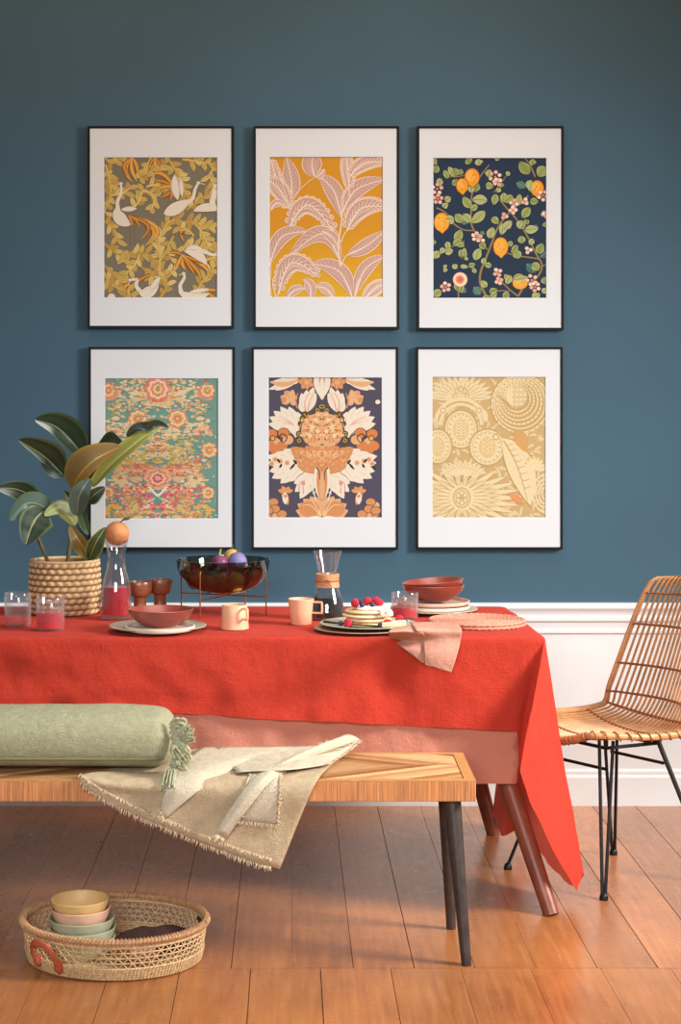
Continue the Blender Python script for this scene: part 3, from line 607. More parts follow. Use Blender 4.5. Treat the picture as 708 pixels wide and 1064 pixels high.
def art_pome(A):
    K = (222, 206, 166); K2 = (215, 197, 156); T = (190, 160, 108); O = (204, 160, 102); r = random.Random(6)
    for i in range(340):
        x = r.uniform(10, 700); y = r.uniform(10, 850); a = r.uniform(-.6, .6) + (PI / 2 if r.random() < .4 else 0); L = r.uniform(30, 90)
        A.lens((x, y), (x + L * math.cos(a), y + L * math.sin(a)), 15, K2, (x + L * .5 * math.cos(a) + 8, y + L * .5 * math.sin(a) - 8), 6)
    for i in range(15):          # open fan above
        a = PI + PI * (i + .5) / 15; A.lens((190, 150), (190 + 200 * math.cos(a), 150 + 150 * math.sin(a)), 30, K, None, 8); A.stroke([(190 + 60 * math.cos(a), 150 + 50 * math.sin(a)), (190 + 150 * math.cos(a), 150 + 110 * math.sin(a))], 5, 3, T, 3)
    for i in range(5): A.lens((190, 150), (190 + 60 * math.cos(PI + PI * (i + .5) / 5), 150 + 90 * math.sin(PI + PI * (i + .5) / 5)), 34, K2); A.ring((190 + 40 * math.cos(PI + PI * (i + .5) / 5), 150 + 60 * math.sin(PI + PI * (i + .5) / 5)), 10, 14, T, 1.3, 10)
    A.lens((70, 190), (310, 180), 50, O, (190, 165)); A.ring((190, 300), 140, 162, K, 1.0, 24, PI * 1.05, PI * 1.95); A.ring((190, 300), 112, 130, K, 1.0, 24, PI, 2 * PI); A.disc((85, 215), 24, K); A.disc((295, 215), 24, K); A.ring((85, 215), 12, 17, T); A.ring((295, 215), 12, 17, T)
    def pome(c, rx, ry, seeds):
        A.disc(c, rx + 10, T, ry + 10, 0, 14); A.disc(c, rx, K, ry, 0, 14); A.ring(c, rx * .86, rx * .9, (204, 172, 112), ry / rx); A.disc(c, rx * .5, (214, 186, 132), ry * .62, 0, 12)
        for i in range(seeds):
            for sg in (-1, 1):
                y = c[1] + (i - seeds / 2 + .5) * ry * 1.0 / seeds; A.lens((c[0], y), (c[0] + sg * rx * .36, y - 14), 20, K, None, 5); A.lens((c[0] + sg * 6, y), (c[0] + sg * rx * .28, y - 11), 7, T, None, 4)
        for i in range(18):
            a = i * PI / 9; A.lens((c[0] + rx * .62 * math.cos(a), c[1] + ry * .72 * math.sin(a)), (c[0] + rx * .82 * math.cos(a), c[1] + ry * .86 * math.sin(a)), 7, T, None, 4)
    pome((190, 325), 92, 108, 6); pome((345, 430), 100, 102, 4); pome((55, 425), 78, 96, 4)
    A.disc((395, 370), 20, T); A.disc((395, 370), 13, K)
    A.disc((540, 170), 178, T, 182, 0, 16)
    for k, R in enumerate([172, 154, 136, 118, 100, 82, 64]):
        A.ring((540 - k * 4, 175 - k * 6), R - 11, R, K if k % 2 == 0 else K2, 1.02, 30)
        if k % 2 == 0:
            for i in range(30): A.disc((540 - k * 4 + (R - 5) * math.cos(i * PI / 15), 175 - k * 6 + (R - 5) * 1.02 * math.sin(i * PI / 15)), 4.5, T, None, 0, 5)
    A.disc((515, 130), 62, K)
    for i in range(4):
        for j in range(5): A.ring((505 + i * 26, 80 + j * 28), 7, 11, T, 1, 8)
    for i in range(8): A.stroke([(400 + i * 10, 120 + i * 12), (440 + i * 8, 150 + i * 8), (470 + i * 4, 170 + i * 6)], 6, 3, T, 3)
    A.lens((430, 370), (600, 780), 170, T, (540, 540)); A.lens((430, 375), (598, 770), 152, K, (540, 545)); A.stroke([(440, 390), (520, 540), (580, 740)], 7, 4, T)
    for i in range(8):
        q = quad((440, 390), (528, 545), (585, 750), .12 + i * .1)
        for sg in (-1, 1): A.stroke([q, (q[0] + sg * 28 + 6, q[1] - 22 + 8 * sg)], 5, 3, T, 3)
    A.lens((500, 330), (570, 460), 80, O, (540, 380))
    for R in (84, 66, 48, 30): A.ring((690, 700), R - 9, R, K, 1.4, 20)
    A.disc((620, 520), 54, (208, 176, 116), 40)
    for i in range(9): A.lens((620, 560), (620 + 70 * math.cos(PI + i * PI / 8), 560 + 80 * math.sin(PI + i * PI / 8)), 22, K); 
    for k, (R0, R1, nn) in enumerate([(60, 300, 26), (50, 210, 24), (40, 150, 20)]):
        for i in range(nn):
            a = 2 * PI * (i + .5 * k) / nn; e = (195 + R1 * 1.15 * math.cos(a), 725 + R1 * .62 * math.sin(a))
            A.lens((195 + R0 * math.cos(a), 725 + R0 * math.sin(a)), e, 38 - 6 * k, T, None, 7); A.lens((195 + R0 * math.cos(a), 725 + R0 * math.sin(a)), e, 28 - 5 * k, K if k != 1 else K2, None, 7)
    A.disc((195, 725), 74, K); A.disc((195, 725), 52, T, 62); A.disc((195, 725), 46, K2, 56)
    for i in range(6): A.disc((195 + 24 * math.cos(i * PI / 3 + .5), 725 + 30 * math.sin(i * PI / 3 + .5)), 15, T, 17); A.disc((195 + 24 * math.cos(i * PI / 3 + .5), 725 + 30 * math.sin(i * PI / 3 + .5)), 10, K, 12)
    A.disc((195, 725), 9, T); A.lens((470, 700), (560, 760), 40, (214, 150, 100))
    for i in range(12):
        a = PI + PI * (i + .5) / 12; A.lens((200, 590), (200 + 140 * math.cos(a), 590 + 90 * math.sin(a)), 26, K); A.stroke([(200 + 50 * math.cos(a), 590 + 36 * math.sin(a)), (200 + 110 * math.cos(a), 590 + 70 * math.sin(a))], 4, 2, T, 2)

GRP = 'framed wallpaper prints in two rows on the blue wall'
PR = [((91, 243, 131, 341), (108, 226, 163.5, 309.5), (124, 118, 102), art_cranes, 'black framed print of white cranes among gold foliage on grey'),
      ((263.5, 415, 131, 342), (280, 398, 163, 309), (210, 148, 48), art_banana, 'black framed print of mauve outlined banana leaves on mustard yellow'),
      ((433.5, 586, 131, 343), (450, 568, 164, 310), (46, 60, 80), art_lemons, 'black framed print of lemons, blossom and green leaves on navy'),
      ((92, 244, 360.5, 571), (109, 227, 393, 539), (112, 152, 140), art_faded, 'black framed print of faded pink and cream medallions on teal'),
      ((261.5, 414, 360.5, 571), (279, 397, 392, 538), (84, 80, 96), art_damask, 'black framed print of symmetrical white and orange damask on dark grey'),
      ((432.5, 585, 360.5, 571), (449, 567, 391.5, 538), (196, 168, 118), art_pome, 'black framed print of tan and cream pomegranate damask')]
for (fx0, fx1, fy0, fy1), (px0, px1, py0, py1), bg, fn, lab in PR:
    Df = DW - 0.024
    a = at(fx0, fy1, Df); b = at(fx1, fy0, Df); c = at(px0, py1, Df + .006); d = at(px1, py0, Df + .006)
    cx, cz = (a.x + b.x) / 2, (a.z + b.z) / 2
    t = thing('framed_print', lab, 'picture', (cx, -0.0005, cz), 0, GRP)
    hx, hz = (b.x - a.x) / 2, (b.z - a.z) / 2; fw = 0.0085
    m = MB()
    for x0, x1, z0, z1 in ((-hx, -hx + fw, -hz, hz), (hx - fw, hx, -hz, hz), (-hx + fw, hx - fw, hz - fw, hz), (-hx + fw, hx - fw, -hz, -hz + fw)):
        m.box(x0, x1, -0.024, 0.0, z0, z1)
    m.box(-hx + fw, hx - fw, -0.008, -0.004, -hz + fw, hz - fw)
    m.build('frame', M['black'], t, smooth=False)
    wx0, wx1, wz0, wz1 = c.x - cx, d.x - cx, c.z - cz, d.z - cz
    m = MB(); y = -0.0222; ix, iz = hx - fw, hz - fw
    o_ = [(-ix, y, -iz), (ix, y, -iz), (ix, y, iz), (-ix, y, iz)]; i_ = [(wx0, y, wz0), (wx1, y, wz0), (wx1, y, wz1), (wx0, y, wz1)]
    bev = 0.0015; k_ = [(wx0 + bev, y + .0016, wz0 + bev), (wx1 - bev, y + .0016, wz0 + bev), (wx1 - bev, y + .0016, wz1 - bev), (wx0 + bev, y + .0016, wz1 - bev)]
    m.add(o_ + i_ + k_, [(0, 1, 5, 4), (1, 2, 6, 5), (2, 3, 7, 6), (3, 0, 4, 7), (4, 5, 9, 8), (5, 6, 10, 9), (6, 7, 11, 10), (7, 4, 8, 11)])
    m.build('mat_board', M['mat'], t, smooth=False)
    A = Art(wx1 - wx0, wz1 - wz0, bg); fn(A)
    off = Vector(((wx0 + wx1) / 2, -0.0187, (wz0 + wz1) / 2)); sc_ = 0.0014 / max(A.k * 1.6e-6, 0.0014)
    A.mb.v = [Vector((p.x, p.y * sc_, p.z)) + off for p in A.mb.v]
    A.mb.build('print', M['print'], t, smooth=False)
# =============================================================== DINING TABLE + CLOTHS
YF, YB, XR, XL = -1.206, -0.44, 0.668, -1.13
t = thing('dining_table', 'dark reddish wooden dining table with splayed tapered legs under two linen cloths', 'table', (-0.22, -0.78, 0))
m = MB(); m.box(XL + .02, XR - .025, YF + .022, YB - .02, 0.715, 0.7455); m.build('table_top', M['wood_dark'], t, world=True, smooth=False, bevel=.004)
def leg(top, bot, r0, r1, n=14):
    b = MB(); P_ = [Vector(top).lerp(Vector(bot), k / 10) for k in range(11)]
    b.tube(P_, [lerp(r0, r1, k / 10) for k in range(11)], n); return b
fb = on(575, 951); bb = on(513, 867)
for tp, bt in (((.46, -.95, .716), (fb.x - .004, fb.y, 0)), ((.42, -.60, .716), (bb.x, bb.y, 0)), ((-.92, -.95, .716), (-1.12, fb.y, 0)), ((-.92, -.60, .716), (-1.12, bb.y, 0))):
    leg(tp, bt, .036, .0225).build('leg', M['wood_dark'], t, world=True)

def drape(name, mat, label, cols, topz, cat='tablecloth'):
    rows = []
    for c in cols: rows.append(c)
    mb = MB(); mb.grid([list(r) for r in zip(*rows)], True)
    n = len(cols); mb.f.append(list(range(n - 1, -1, -1))); mb.c.append(None)
    o = mb.build(name, mat, sharp=0); tag(o, label, cat); return o
NV = 16
def column(top, inward, hem, wob=0.0, seed=0.0, mid=None, zt=TZ, r=0.008):
    """one strand of a hanging cloth: from the rounded table edge down to the hem"""
    top = Vector(top); hem = Vector(hem); inn = Vector(inward)
    cen = Vector((-.23, -.82, top.z)); pts = [top.lerp(cen, .07), top.lerp(cen, .012), top + inn * r * .3 - Vector((0, 0, r * .25)), top - Vector((0, 0, r))]
    s0 = pts[-1]
    for k in range(1, NV + 1):
        q = k / NV
        if mid is not None: p = s0 * (1 - q) ** 2 + Vector(mid) * (2 * q * (1 - q)) + hem * q * q
        else: p = s0.lerp(hem, q)
        w = wob * min(1, q * 1.6)
        p = p - inn * (.0035 * min(1, q * 3) * (1 if zt == TZ else .5) * (abs(nz(seed * 17, q * 5, 9)) + .6 * nz(seed * 40, q * 11, 2)))
        p = p - inn * (w * (0.9 * nz(seed * 3.1, q * 1.1) + 0.35 * nz(seed * 9, q * 3, 5)))
        pts.append(p)
    return pts
def red_cols():
    cols = []; N = 130
    for i in range(N):
        x = lerp(XL, XR - .10, i / (N - 1)); z = .523 - .051 * x + .004 * nz(x * 5)
        cols.append(column((x, YF, TZ), (0, 1, 0), (x, YF - .008, z), (.026 + .01 * nz(x * 2, 3)) * min(1, max(0, (N - 1 - i) / 26)), x * 1.5))
    CK = [((.612, YF), (0, 1, 0), at(533.5, 759.5, 4.586)), ((.640, YF), (0, 1, 0), at(537.5, 762, 4.590)), ((.657, YF + .001), (-.2, 1, 0), at(539.5, 790, 4.606)), ((.666, YF + .003), (-.4, .9, 0), at(546, 806, 4.57)), ((.671, YF + .006), (-.6, .8, 0), at(540.5, 799, 4.43)),
          ((.673, YF + .009), (-.7, .7, 0), at(551, 832, 4.44)), ((.674, YF + .012), (-.8, .6, 0), at(571, 876, 4.46)), ((.675, YF + .015), (-.85, .5, 0), at(596, 920, 4.52)), ((.675, YF + .016), (-.86, .49, 0), at(599, 923.5, 4.54)), ((.675, YF + .02), (-.9, .4, 0), at(606, 906, 4.60)),
          ((.675, YF + .03), (-1, .3, 0), at(598, 921, 4.64)), ((.675, YF + .05), (-1, .2, 0), at(579, 908, 4.70)), ((.674, YF + .08), (-1, 0, 0), at(561, 886, 4.76)), ((.672, YF + .13), (-1, 0, 0), at(548, 858, 4.84))]
    for a, b in ((1.0, -.90), (1.0, -.80), (1.0, -.70), (1.0, -.62)): CK.append(((.668 - .01 * (b + .9), b), (-1, 0, 0), Vector((.590, b - .01, .118 + .02 * nz(b * 9)))))
    CK += [((.657, -.55), (-1, 0, 0), Vector((.632, -.53, .11))), ((.655, YB - .03), (-1, 0, 0), Vector((.70, YB - .046, .08))), ((.652, YB - .012), (-.7, -.7, 0), Vector((.735, YB + .044, .07))), ((.645, YB - .002), (-.3, -1, 0), Vector((.675, YB + .069, .3))), ((.62, YB), (0, -1, 0), Vector((.62, YB + .012, .5)))]
    P1 = cr([(k[0][0], k[0][1], TZ) for k in CK], 6); P2 = cr([k[1] for k in CK], 6); P3 = cr([k[2] for k in CK], 6)
    for i, (a, b, c) in enumerate(zip(P1, P2, P3)):
        q = i / len(P1)
        cols.append(column(a, b.normalized(), c, .012 * min(1, i / 24), 7 + i * .035))
    for i in range(1, 60):
        x = lerp(.62, XL, i / 59); cols.append(column((x, YB, TZ), (0, -1, 0), (x, YB + .012, .51 + .005 * nz(x * 5)), .02, x * 2 + 40))
    for i in range(1, 22):
        y = lerp(YB, YF, i / 22); cols.append(column((XL, y, TZ), (1, 0, 0), (XL - .014, y, .5), .02, y * 2 + 60))
    return cols
drape('tablecloth', M['red'], 'red linen tablecloth spread over the whole table, long corner hanging at right', red_cols(), TZ)
def pink_cols():
    cols = []; i_ = .014; z0 = TZ - .004; hz = .34; N = 90
    y0, y1, x0, x1 = YF + i_, YB - i_, XL + i_, XR - .030
    for i in range(N):
        x = lerp(x0, x1 - .02, i / (N - 1)); xh = x - .032 * max(0, (x - .3) / .32); cols.append(column((x, y0, z0), (0, 1, 0), (xh, y0, hz + .004 * nz(x * 4)), .020 * min(1, max(0, (.60 - x) / .2)), x * 3.4 + 90, zt=z0))
    for i in range(7):
        a = PI / 2 * i / 6; c = (x1 - .02 + .02 * math.sin(a), y0 + .02 - .02 * math.cos(a)); h = (x1 - .052 + .012 * math.sin(a), y0 + .022 - .022 * math.cos(a))
        cols.append(column((c[0], c[1], z0), (-math.sin(a), math.cos(a), 0), (h[0], h[1], hz), 0, 0))
    for i in range(1, 22):
        y = lerp(y0 + .03, y1, i / 22); k = math.exp(-((y + .76) / .2) ** 2)
        cols.append(column((x1, y, z0), (-1, 0, 0), (x1 - .045 - .035 * k, y, hz), 0, y * 3))
    for i in range(0, 50):
        x = lerp(x1, x0, i / 49); cols.append(column((x, y1, z0), (0, -1, 0), (x, y1 - .006, .45), 0, 0))
    for i in range(1, 20):
        y = lerp(y1, y0, i / 20); cols.append(column((x0, y, z0), (1, 0, 0), (x0 + .006, y, hz), 0, 0))
    return cols
drape('undercloth', M['pink'], 'salmon pink linen undercloth showing below the red tablecloth hem', pink_cols(), TZ - .004)

# =============================================================== BENCH
BZ = H - (811 - HY) * 4.1 / F
BY0, BY1, BXL, BXR = 4.1 - DW, 4.443 - DW, -1.02, .4265
t = thing('bench', 'low wooden bench with chevron plank seat and dark tapered legs', 'bench', (-.3, (BY0 + BY1) / 2, 0))
m = MB(); m.box(BXL, BXR, BY0, BY1, BZ - .053, BZ - .003); m.build('seat_frame', M['bench_edge'], t, world=True, smooth=False, bevel=.002)
m = MB(); r = random.Random(2)
WC = [(204, 150, 94), (178, 118, 66), (218, 172, 118), (160, 102, 58), (198, 150, 102), (224, 184, 132), (180, 130, 86)]
z0, z1 = BZ - .003, BZ
m.box(BXL + .001, BXR - .001, BY0 + .001, BY1 - .001, z0 - .001, z0 + .0019, lin((66, 38, 22)))  # dark sheet below the planks, paints the shade of their gaps
m.box(BXL, BXR, BY0, BY0 + .022, z0, z1, lin((208, 148, 88))); m.box(BXL, BXR, BY1 - .018, BY1, z0, z1, lin((212, 156, 96)))
m.box(BXR - .028, BXR, BY0 + .023, BY1 - .019, z0, z1, lin((204, 146, 88)))
xa, xb = BXL, BXR - .0305; ym = BY0 + .022 + .55 * (BY1 - BY0 - .04)
for half in (0, 1):
    ya, yb = (BY0 + .0235, ym - .001) if half == 0 else (ym + .001, BY1 - .0195)
    for k in range(-16, 40):
        x = xb - .46 + (16 - k) * .052 - .2 if half == 0 else xb - .46 + (16 - k) * .052
        sh = .30 if half == 0 else -.26
        q = [(x, ya), (x + .0488, ya), (x + .0488 + sh, yb), (x + sh, yb)]
        if half == 1: q = [(x + .30, ya), (x + .3488, ya), (x + .3488 + sh, yb), (x + .30 + sh, yb)]
        # clip the slanted plank at both seat ends
        def clip(poly, xe, keep_less):
            out = []
            for i in range(len(poly)):
                a, b = poly[i], poly[(i + 1) % len(poly)]
                ia = (a[0] <= xe) if keep_less else (a[0] >= xe); ib = (b[0] <= xe) if keep_less else (b[0] >= xe)
                if ia: out.append(a)
                if ia != ib:
                    s = (xe - a[0]) / (b[0] - a[0]); out.append((xe, a[1] + s * (b[1] - a[1])))
            return out
        q = clip(q, xb, True)
        if len(q) > 2: q = clip(q, xa, False)
        if len(q) < 3: continue
        zt_ = z1 - r.uniform(0, .0005); n_ = len(q)
        m.add([(a[0], a[1], z0) for a in q] + [(a[0], a[1], zt_) for a in q], [tuple(range(n_ - 1, -1, -1)), tuple(range(n_, 2 * n_))] + [(i, (i + 1) % n_, n_ + (i + 1) % n_, n_ + i) for i in range(n_)], lin(r.choice(WC)))
m.build('seat_planks', M['plank'], t, world=True, smooth=False)
bf = on(485, 1003); br = on(469, 965)
for tp, bt in (((.371, BY0 + .055, BZ - .05), (bf.x, bf.y, 0)), ((.371, BY1 - .09, BZ - .05), (br.x, br.y, 0)), ((-.96, BY0 + .055, BZ - .05), (-.99, bf.y, 0)), ((-.96, BY1 - .09, BZ - .05), (-.99, br.y, 0))):
    leg(tp, bt, .0225, .0125, 12).build('leg', M['iron'], t, world=True)

# =============================================================== SAGE BOLSTER CUSHION
cxl, cxr, cy, ch = -1.06, -.338, 4.262 - DW, .0765
t = thing('bolster_cushion', 'sage green knitted bolster cushion with end tassels lying on the bench', 'cushion', (-.69, cy, BZ))
rows = []; NX = 60
for i in range(NX + 1):
    u = i / NX; x = lerp(cxl, cxr, u); e = min(u, 1 - u) * (cxr - cxl)
    k = 1.0 if e > .06 else (1 - (1 - max(e, 0) / .06) ** 2.6) ** .40
    k = max(k, 0.02); row = []
    for j in range(40):
        a = 2 * PI * j / 40; ca, sa = math.cos(a), math.sin(a); pw = 0.78
        yy = math.copysign(abs(ca) ** pw, ca) * .118; zz = math.copysign(abs(sa) ** pw, sa) * ch * (1 - .04 * (1 - u) - .13 * max(0, (u - .72) / .28) ** 1.5 * (1 if sa > 0 else 0))
        bum = 1 + .018 * nz(x * 9, ca * 2, sa * 2)
        row.append(Vector((x, cy + yy * (0.55 + .45 * k) * bum * (k ** .5), BZ + .007 + ch + (zz * k * bum if sa > 0 else zz * k))))
    rows.append(row)
m = MB(); m.grid(rows, True); m.f.append(list(range(39, -1, -1))); m.c.append(None); m.f.append([NX * 40 + j for j in range(40)]); m.c.append(None)
cu = m.build('cushion_body', M['sage'], t, world=True, sharp=0)
pts = []                          # seam low along the front
for i in range(2, NX - 1):
    u = i / NX; r_ = rows[i]; p = r_[23] ; pts.append(p + Vector((0, -.0015, 0)))
m = MB(); m.tube(pts, .0042, 6); m.build('piping', M['piping'], t, world=True)
def tassel(root, tip, spread, n, seed):
    b = MB(); r = random.Random(seed); root = Vector(root); tip = Vector(tip); d = tip - root; s = d.orthogonal().normalized(); w = d.cross(s).normalized()
    b.ball(root + d * .08, .011, .011, .013, 10, 8)
    b.tube([root + d * .16 + (s * math.cos(a) + w * math.sin(a)) * .009 for a in [k * PI / 6 for k in range(12)]], .003, 5, closed=True)
    for k in range(n):
        a = r.uniform(0, 2 * PI); q = spread * math.sqrt(r.random()); e = tip + (s * math.cos(a) + w * math.sin(a)) * q + d * r.uniform(-.12, .08); o = (s * math.cos(a) + w * math.sin(a)) * .006
        mid = (root + d * .15 + e) / 2 + (s * math.cos(a) + w * math.sin(a)) * q * .35 + Vector((0, 0, .004))
        b.tube(cr([root + d * .1 + o * .6, root + d * .28 + o, mid, e], 3), .0024, 5)
    return b
p0 = at(182, 790, 4.14); p1 = at(176, 823, 4.07)
tassel(p0, p1, .026, 46, 1).build('tassel', M['tassel'], t, world=True)
tassel(at(183, 772, 4.16), at(200, 762, 4.15), .026, 40, 2).build('tassel', M['tassel'], t, world=True)
tassel(at(180, 778, 4.15), at(191, 789, 4.10), .022, 30, 3).build('tassel', M['tassel'], t, world=True)
m = MB(); r = random.Random(8)     # looped yarn gathered along the end seam
for k in range(26):
    q = r.uniform(0, 1); b0 = at(lerp(178, 182, q) + r.uniform(-2, 3), lerp(752, 795, q), 4.17 - .03 * q); L = r.uniform(.022, .04); dr = Vector((L, r.uniform(-.012, .004), r.uniform(-.02, .016)))
    m.tube(cr([b0, b0 + dr * .6 + Vector((0, -.004, .012)), b0 + dr, b0 + dr * .55 + Vector((0, -.006, -.012)), b0 + Vector((.002, -.004, -.01))], 4), .0045, 6)
m.build('looped_fringe', M['tassel'], t, world=True)

# =============================================================== THROW ON THE BENCH
t = thing('throw_blanket', 'cream fringed cotton throw draped over the front edge of the bench', 'blanket', (-.12, BY0 + .05, BZ))
fr = MB(); rf = random.Random(11)
def fringe(pts, ldir, L=.010, step=.0034, rad=.0012):
    P_ = cr(pts, 10); acc = 0
    for i in range(1, len(P_)):
        seg = P_[i] - P_[i - 1]; acc += seg.length
        while acc > step:
            acc -= step; b = P_[i] - seg.normalized() * acc if seg.length > 0 else P_[i]
            d = Vector(ldir) * L * rf.uniform(.7, 1.3) + Vector((rf.uniform(-.004, .004), rf.uniform(-.005, 0), rf.uniform(-.003, .003)))
            s = Vector((rf.uniform(-.003, .003), rf.uniform(-.004, -.001), 0))
            fr.tube([b, b + d * .5 + s, b + d], [rad, rad, rad * .7], 4)
def sheet(cols, nm, wob=.004, lift=0.0, seed=0, n=6):
    """cols: control strands (lists of points, same length) from left to right"""
    cc = [cr(c, n) for c in cols]; rows = []
    for j in range(len(cc[0])): rows.append(cr([c[j] for c in cc], n))
    out = []
    for i, rw in enumerate(rows):
        o = []
        for k, p in enumerate(rw):
            q = p.copy(); w = wob * nz(k * .22 + seed, i * .16, seed)
            q.z += abs(w) if q.z > BZ - .001 else 0; q.y -= abs(w) if q.z <= BZ + .004 else 0
            o.append(q)
        out.append(o)
    m.grid(out); return out
zb = BZ + .0035
def B(px, py, z=None): return on(px, py, z if z else zb)
yE = 4.082
m = MB()
base = [[B(150, 792), B(104, 802), at(84, 806, 4.094), at(82.5, 808, yE), at(83, 812, yE)], [B(190, 780), B(150, 797), at(126, 811.5, 4.09), at(112, 822, yE), at(112, 831, yE)],
        [B(240, 777), B(205, 795), at(182, 811.5, 4.09), at(170, 832, yE), at(160, 854, yE)], [B(290, 776), B(262, 794), at(238, 811.5, 4.09), at(225, 845, yE), at(215, 877, yE)],
        [B(335, 775.5), B(310, 793), at(284, 811.5, 4.09), at(268, 855, yE), at(258, 893, yE)], [at(372, 774, 4.43), B(350, 790), at(330, 811, 4.09), at(312, 850, yE), at(291, 903, yE)]]
b0 = sheet(base, 'base', .006, seed=1)
hem = b0[-1]; fringe(hem[::4], (-.2, 0, -1), .012, .0030)
fringe([p + Vector((0, -.002, .022)) for p in hem[::4]], (-.2, -.3, -1), .009, .0034)
# folds lying over it
m.build('blanket', M['throw'], t, world=True, sharp=0, solid=.0022); m = MB()
lz = .012
C_ = [[B(268, 796, zb + .006), at(258, 811, 4.082), at(242, 852, 4.074)], [B(292, 795, zb + .006), at(290, 810, 4.082), at(288, 856, 4.074)]]
c0 = sheet(C_, 'c', .003, seed=5); fringe(c0[-1][::2], (0, 0, -1), .012, .0045); fringe([r_[-1] for r_ in c0][::3], (1, -.3, -.2), .006, .004, .0018); fringe([r_[0] for r_ in c0][::3], (-1, -.3, -.2), .005, .004, .0018)
A_ = [[B(208, 777, zb + lz), B(186, 795, zb + lz), at(176, 812, 4.078), at(167, 838, 4.07)], [B(270, 776, zb + .02), B(228, 793, zb + .02), at(196, 815, 4.066), at(168.5, 846, 4.06)], [B(330, 775, zb + lz), B(262, 792, zb + lz), at(212, 818, 4.076), at(171, 851, 4.068)]]
a0 = sheet(A_, 'a', .004, seed=9); fringe(a0[-1][::2], (-.5, -.1, -.8), .012, .003)
Bs = [[B(338, 776, zb + .016), B(288, 793, zb + .016), at(258, 815, 4.066), at(222, 868, 4.06)], [at(360, 772, 4.40) + Vector((0, 0, .022)), B(300, 790, zb + .028), at(268, 815, 4.054), at(226, 867, 4.05)], [at(374, 773, 4.41) + Vector((0, 0, .012)), B(318, 790, zb + .014), at(280, 814, 4.066), at(234, 872, 4.058)]]
bb0 = sheet(Bs, 'b', .004, seed=14); fringe(bb0[-1][::2], (-.4, -.1, -.9), .014, .0028)
fringe([r_[-1] for r_ in bb0[::4]], (.5, -.2, -.5), .007, .006, .0012)
Ds = [[at(225, 777, 4.40), B(236, 789, zb + .012), B(246, 803, zb + .012)], [at(300, 777, 4.42), B(306, 788, zb + .022), B(300, 800, zb + .02)], [at(374, 772.5, 4.43) + Vector((0, 0, .006)), B(358, 783, zb + .014), B(338, 795, zb + .012)]]
d0 = sheet(Ds, 'd', .006, seed=21)
fringe([at(330, 775, 4.42), at(352, 772.5, 4.42), at(374, 772, 4.42)], (.2, 0, .9), .010, .004)
fringe([r_[-1] for r_ in d0[::4]], (.8, -.4, .2), .010, .004)
m.build('folded_layer', M['throwlight'], t, world=True, sharp=0, solid=.0022)
fr.build('fringe', M['fringe'], t, world=True, sharp=0)['kind'] = 'stuff'

# =============================================================== RATTAN CHAIR
feet = [Vector((.614, -.83, 0)), Vector((.848, -1.146, 0)), Vector((.966, -.664, 0)), Vector((1.2, -.985, 0))]
ctr = Vector((.905, -.905, 0)); fwd = Vector((-.903, -.429, 0)).normalized(); lat = Vector((.429, -.903, 0)).normalized()
t = thing('rattan_chair', 'curved rattan dining chair with black hairpin legs at the table end', 'chair', ctr)
org = Vector((.915, -.90, 0))
prof = [(.232, .428, .150), (.20, .440, .188), (.10, .432, .222), (0, .426, .232), (-.10, .430, .232), (-.165, .452, .228), (-.205, .500, .222), (-.235, .570, .215), (-.268, .66, .205), (-.300, .75, .192), (-.324, .82, .175), (-.340, .868, .150), (-.347, .888, .132)]
PP = cr([(a, b, c) for a, b, c in prof], 6); NP = len(PP)
def shell(u, i):
    f_, z, hw = PP[i]; s = i / (NP - 1)
    back = min(1, max(0, (s - .36) / .16)); k = u * u
    side = .030 * k * (1 - back)
    wrap = .070 * k * back * (1 - max(0, (s - .9) / .1) * .5)
    end = .030 * k * max(0, 1 - s / .07)
    return org + fwd * (f_ + wrap - end) + lat * (u * hw) + Vector((0, 0, z + side - .05 * k * max(0, (s - .93) / .07)))
NR = 25
m = MB()
for j in range(NR):
    u = -0.965 + 1.93 * j / (NR - 1)
    m.tube([shell(u, i) for i in range(0, NP, 2)], .0042, 6)
m.build('cane_rods', M['rattan'], t, world=True)
m = MB()
ringp = [shell(-1, i) for i in range(0, NP)] + [shell(-1 + 2 * k / 12, NP - 1) for k in range(1, 12)] + [shell(1, i) for i in range(NP - 1, -1, -1)] + [shell(1 - 2 * k / 16, 0) for k in range(1, 16)]
for _ in range(8): ringp = [(ringp[k - 1] + ringp[k] * 2 + ringp[(k + 1) % len(ringp)]) / 4 for k in range(len(ringp))]
nr_ = len(ringp); m.tube(ringp, [lerp(.0115, .0065, min(1, max(0, (p.z - .445) / .05))) for p in ringp], 9, closed=True); m.build('rim', M['rattan'], t, world=True)
for idx in (10, 22, 31, 37, 44, 52, 60, 68):
    m = MB(); pts = []
    up = []
    for k in range(97):
        u = -1 + 2 * k / 96; p = shell(u, idx); q = shell(u, idx + 1) - shell(u, idx - 1); nrm = q.normalized().cross((shell(min(1, u + .02), idx) - shell(max(-1, u - .02), idx)).normalized())
        up.append(p + nrm * .005 * math.sin(k * PI / 2 + .4))
    m.tube(up, .0036, 5)
    m.tube([2 * shell(-1 + 2 * k / 96, idx) - up[k] for k in range(97)], .0036, 5)
    m.build('cross_binding', M['rattan_dk'], t, world=True)
m = MB()                          # front rim wrapping, looped
pts = [shell(-1 + 2 * k / 40, 0) for k in range(41)] + [shell(1, i) for i in range(1, 34)]
coil = []
P_ = cr(pts, 3)
for i in range(len(P_) - 1):
    d = (P_[i + 1] - P_[i]).normalized(); a = d.orthogonal().normalized(); b = d.cross(a); ph = i * 1.1
    coil.append(P_[i] + (a * math.cos(ph) + b * math.sin(ph)) * .0125)
m.tube(coil, .0024, 5); m.build('rim_wrapping', M['rattan_dk'], t, world=True)
ZR = .405; tops = [ctr + (f_ - ctr) * .46 + Vector((0, 0, ZR)) for f_ in feet]
